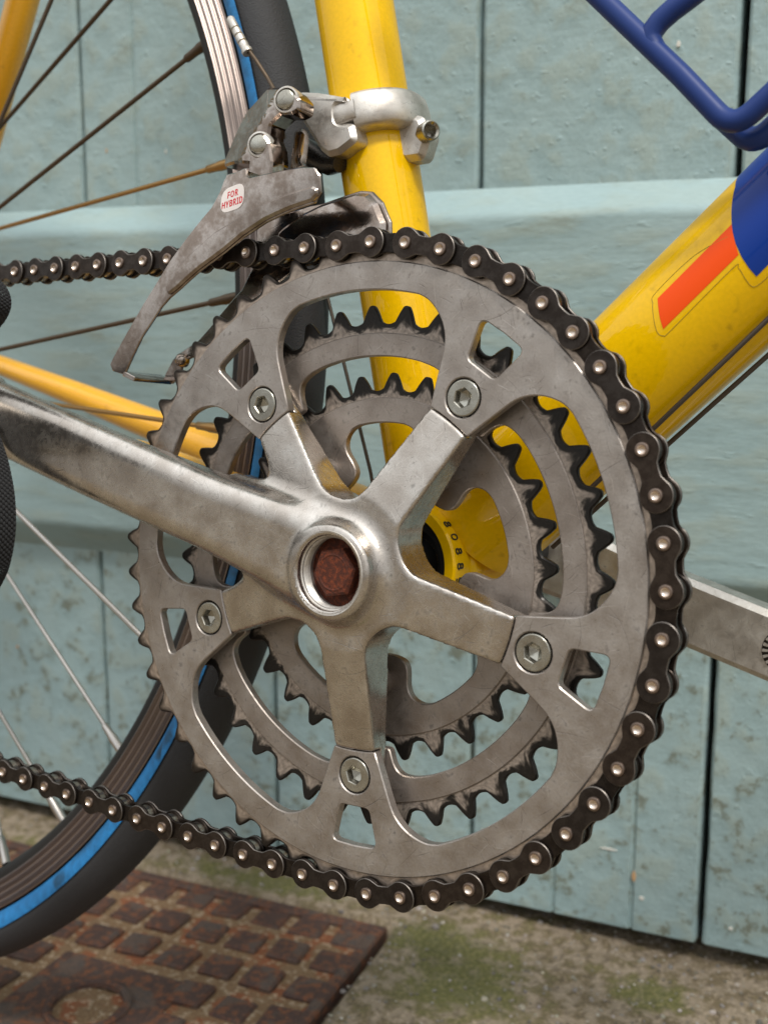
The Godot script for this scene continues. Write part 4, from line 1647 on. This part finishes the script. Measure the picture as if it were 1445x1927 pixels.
	bar(mb, [Vector3(-52, 144, -24), Vector3(-46, 140, -17), Vector3(-42.5, 133, -12), Vector3(-35, 126.5, -3), Vector3(-27, 123, 5.0)], [2.6, 2.6, 2.7, 2.8, 2.6], 16)
	put("rear_link", mb.commit(), m.steel_dirty, fd)
	mb = Mesher.new()
	bar(mb, [Vector3(-62, 144, -38), Vector3(-55, 140, -38), Vector3(-48, 137, -36), Vector3(-42, 136, -34)], [4.0, 4.6, 4.2, 3.0], 16)
	put("return_spring_housing", mb.commit(), m.chain_plate, fd)
	# cable end with its crimped cap
	mb = Mesher.new()
	bar(mb, bend([Vector3(-66, 160.5, -26), Vector3(-72, 167, -28), Vector3(-78.1, 174.2, -28), Vector3(-83.2, 179.5, -28)], 6.0, 4), 0.75, 10)
	put("cable_tail", mb.commit(), m.spoke_grimy, fd)
	mb = Mesher.new()
	mb.xf = along(Vector3(-82.4, 177.6, -28), Vector3(-92.3, 191.6, -28))
	lathe(mb, pts([0.5, -0.4, 2.0, -0.4, 2.1, 1.0, 1.7, 1.6, 1.75, 4.2, 1.35, 4.6, 1.75, 5.0, 1.75, 7.4, 1.35, 7.8, 1.75, 8.2, 1.7, 10.6, 1.3, 11.0, 1.65, 11.4, 1.6, 15.8, 1.0, 16.6, 0, 16.7]), 20)
	put("cable_cap", mb.commit(), m.pin_steel if false else m.bare_metal, fd)
	# sticker
	mb = Mesher.new()
	mb.xf = Transform3D(Basis(Vector3(0, 0, 1), 0.16), Vector3(-55.5, 117.1, 0))
	plate(mb, rounded(PackedVector2Array([Vector2(-5.6, -4.3), Vector2(5.6, -4.3), Vector2(5.6, 4.3), Vector2(-5.6, 4.3)]), 3.9, 8), 0.0, 0.12, 0.03)
	mb.refine(3)
	mb.warp(func(x: float, y: float) -> float: return 7.33 + roll.call(x, y))
	put("sticker", mb.commit(), m.sticker_white, fd)
	var font := SystemFont.new()
	font.font_names = PackedStringArray(["Droid Sans"])
	font.font_weight = 700
	for q in [["FOR", 1.5], ["HYBRID", -1.6]]:
		var tm := TextMesh.new()
		tm.text = q[0]
		tm.font = font
		tm.font_size = 32
		tm.pixel_size = 0.001
		tm.depth = 0.0008
		# lay the letters on the curved film
		var src := tm.get_mesh_arrays()
		var pv: PackedVector3Array = src[Mesh.ARRAY_VERTEX]
		var pi: PackedInt32Array = src[Mesh.ARRAY_INDEX]
		mb = Mesher.new()
		for i in range(0, pi.size(), 3):
			var w := []
			for k in 3:
				var p := pv[pi[i + k]] * 1000.0
				var xy := Vector2(p.x * 0.088, p.y * 0.098 + q[1]).rotated(0.16) + Vector2(-55.5, 117.1)
				w.append(Vector3(xy.x, xy.y, 7.49 + roll.call(xy.x, xy.y) + (0.02 if p.z > 0 else -0.02)))
			mb.tri(w[0], w[1], w[2], Vector3(0, 0, 1), Vector3(0, 0, 1), Vector3(0, 0, 1))
		put("sticker_lettering", mb.commit(), m.sticker_red, fd)


# ---------------------------------------------------------------- the rest of the bicycle
func build_rest(b0: float) -> void:
	# non-drive crank, pointing forwards beyond the rings
	var ad := polar(1.0, b0 + 108.0 + 180.0)
	var mb := Mesher.new()
	mb.xf = Transform3D(Basis(v3(ad, 0), v3(ad.orthogonal() * -1.0, 0), Vector3(0, 0, 1)), Vector3(0, 0, -118))
	var o := pts([-14, -13, 10, -15, 60, -12.4, 165, -11.8, 178, -7, 178, 7, 165, 11.8, 60, 12.4, 10, 15, -14, 13])
	plate(mb, rounded(o, 9.0, 6), -15.0, 0.0, 2.2, 50.0)
	var lc := put("non_drive_crank", mb.commit(), m.bare_metal, bike)
	mb = Mesher.new()
	mb.xf = Transform3D(Basis(), Vector3(102.2, -25.2, -118))
	for i in 20:
		var a := rad_to_deg(TAU * i / 20.0)
		var p := [v3(polar(2.6, a), 0.9), v3(polar(2.6, a + 8), 0.9), v3(polar(7.4, a + 8), 1.1), v3(polar(7.4, a), 1.1)]
		mb.flat(p[0], p[1], p[2], p[3], Vector3(0, 0, 1))
		for k in 4:
			mb.flat(p[k], p[(k + 1) % 4], p[(k + 1) % 4] - Vector3(0, 0, 1.2), p[k] - Vector3(0, 0, 1.2), v3(polar(1, a + 90.0 * k), 0))
	var base := Mesher.new()
	base.xf = mb.xf
	lathe(base, pts([7.9, -0.1, 7.8, 0.15, 0, 0.15]), 40)
	put("washer_recess", base.commit(), m.chain_plate, lc)
	put("serrated_washer", mb.commit(), m.bare_metal, lc)
	mb = Mesher.new()
	bar(mb, [Vector3(0, 0, -120), Vector3(0, 0, -84)], 9.0, 24)
	put("spindle", mb.commit(), m.dark_hole, bike)
	# bottle cage of blue rod
	var cage := part("bottle_cage", bike)
	mb = Mesher.new()
	bar(mb, bend([Vector3(-10, 236.0, -15), Vector3(60.0, 171.2, -15), Vector3(86.8, 145.6, -15), Vector3(102.3, 129.6, -15), Vector3(140, 163, -15), Vector3(220, 240, -15)], 7.0), 3.05, 24)
	put("cage_rod", mb.commit(), m.blue_rod, cage)
	mb = Mesher.new()
	bar(mb, [Vector3(78.6, 153.6, -15.2), Vector3(77.2, 156.2, -15.2), Vector3(77.4, 158.6, -15.3), Vector3(79.3, 161.2, -15.5), Vector3(82.5, 163.8, -15.8), Vector3(88, 167.5, -16.5), Vector3(150, 212, -22)], 3.1, 24)
	put("cage_strut", mb.commit(), m.blue_rod, cage)
	mb = Mesher.new()
	bar(mb, bend([Vector3(96, 136.0, -26), Vector3(105.5, 127.4, -24), Vector3(140, 159, -24), Vector3(215, 232, -24)], 6.0), 3.3, 24)
	put("cage_rod", mb.commit(), m.blue_rod, cage)
	mb = Mesher.new()
	bar(mb, bend([Vector3(-45, 236.0, -85), Vector3(25.0, 171.2, -85), Vector3(67.3, 129.6, -85), Vector3(185, 240, -85)], 7.0), 3.35, 20)
	# pedal with its webbing strap
	var pedal := part("drive_side_pedal", bike)
	mb = Mesher.new()
	box(mb, Vector3(-205, 26, 44), Vector3(-140, 50, 118), 4.0)
	put("pedal_body", mb.commit(), m.black_rubber, pedal)
	mb = Mesher.new()
	bar(mb, [Vector3(-161, 42, 20), Vector3(-161, 42, 50)], 7.0, 24)
	put("pedal_axle", mb.commit(), m.bare_metal, pedal)
	mb = Mesher.new()
	weave(mb)
	put("toe_strap", mb.commit(), m.webbing, pedal)


# woven strap: a band swept round a loop, its ribs standing out
func weave(mb: Mesher) -> void:
	var c := spline(pts([-170.9, 95.3, -151.8, 89.4, -144.5, 82.8, -146.8, 76.0, -159.8, 65.8, -165.4, 51.9, -152.1, 38.7, -145.4, 28.9, -141.3, 20.8, -138.0, 10.4, -137.1, -1.1, -139.2, -12.1, -142.8, -19.4, -154.4, -35.0]), 24)
	var ribs := c.size()
	for i in ribs - 1:
		var d0 := (c[mini(i + 1, ribs - 1)] - c[maxi(i - 1, 0)]).normalized()
		var d1 := (c[mini(i + 2, ribs - 1)] - c[i]).normalized()
		var n0 := Vector2(d0.y, -d0.x)
		var n1 := Vector2(d1.y, -d1.x)
		for k in 12:
			var z0 := 24.0 + 14.0 * k / 12.0
			var z1 := 24.0 + 14.0 * (k + 1) / 12.0
			var b0 := 0.45 * absf(sin((i * 0.5 + k % 2) * PI * 0.5))
			var b1 := 0.45 * absf(sin(((i + 1) * 0.5 + k % 2) * PI * 0.5))
			for s in [1.0, -1.0]:
				mb.flat(v3(c[i] + n0 * s * (0.9 + b0), z0), v3(c[i + 1] + n1 * s * (0.9 + b1), z0), v3(c[i + 1] + n1 * s * (0.9 + b1), z1), v3(c[i] + n0 * s * (0.9 + b0), z1), v3(n0 * s, 0))
		for z in [24.0, 38.0]:
			mb.flat(v3(c[i] + n0 * 1.2, z), v3(c[i + 1] + n1 * 1.2, z), v3(c[i + 1] - n1 * 1.2, z), v3(c[i] - n0 * 1.2, z), Vector3(0, 0, z - 30.0))


func _ready() -> void:
	rng.seed = 1
	build_light()
	make_materials()
	build_ground()
	build_door()
	build_cover()
	bike = Node3D.new()
	bike.name = "bicycle"
	bike.transform = Transform3D(Basis(Vector3(0.982785, 0, 0.184754), Vector3(0.020139, 0.994041, -0.107126), Vector3(-0.183654, 0.109003, 0.976929)), Vector3(0, 0.270, 0))
	add_child(bike)
	tag(bike, "yellow bicycle with a silver triple crankset and dark chain leaning against the door", "bicycle")
	var b0 := 57.80
	build_frame()
	build_wheel()
	build_chainrings(b0)
	build_crank(b0)
	build_chain()
	build_derailleur()
	build_rest(b0)
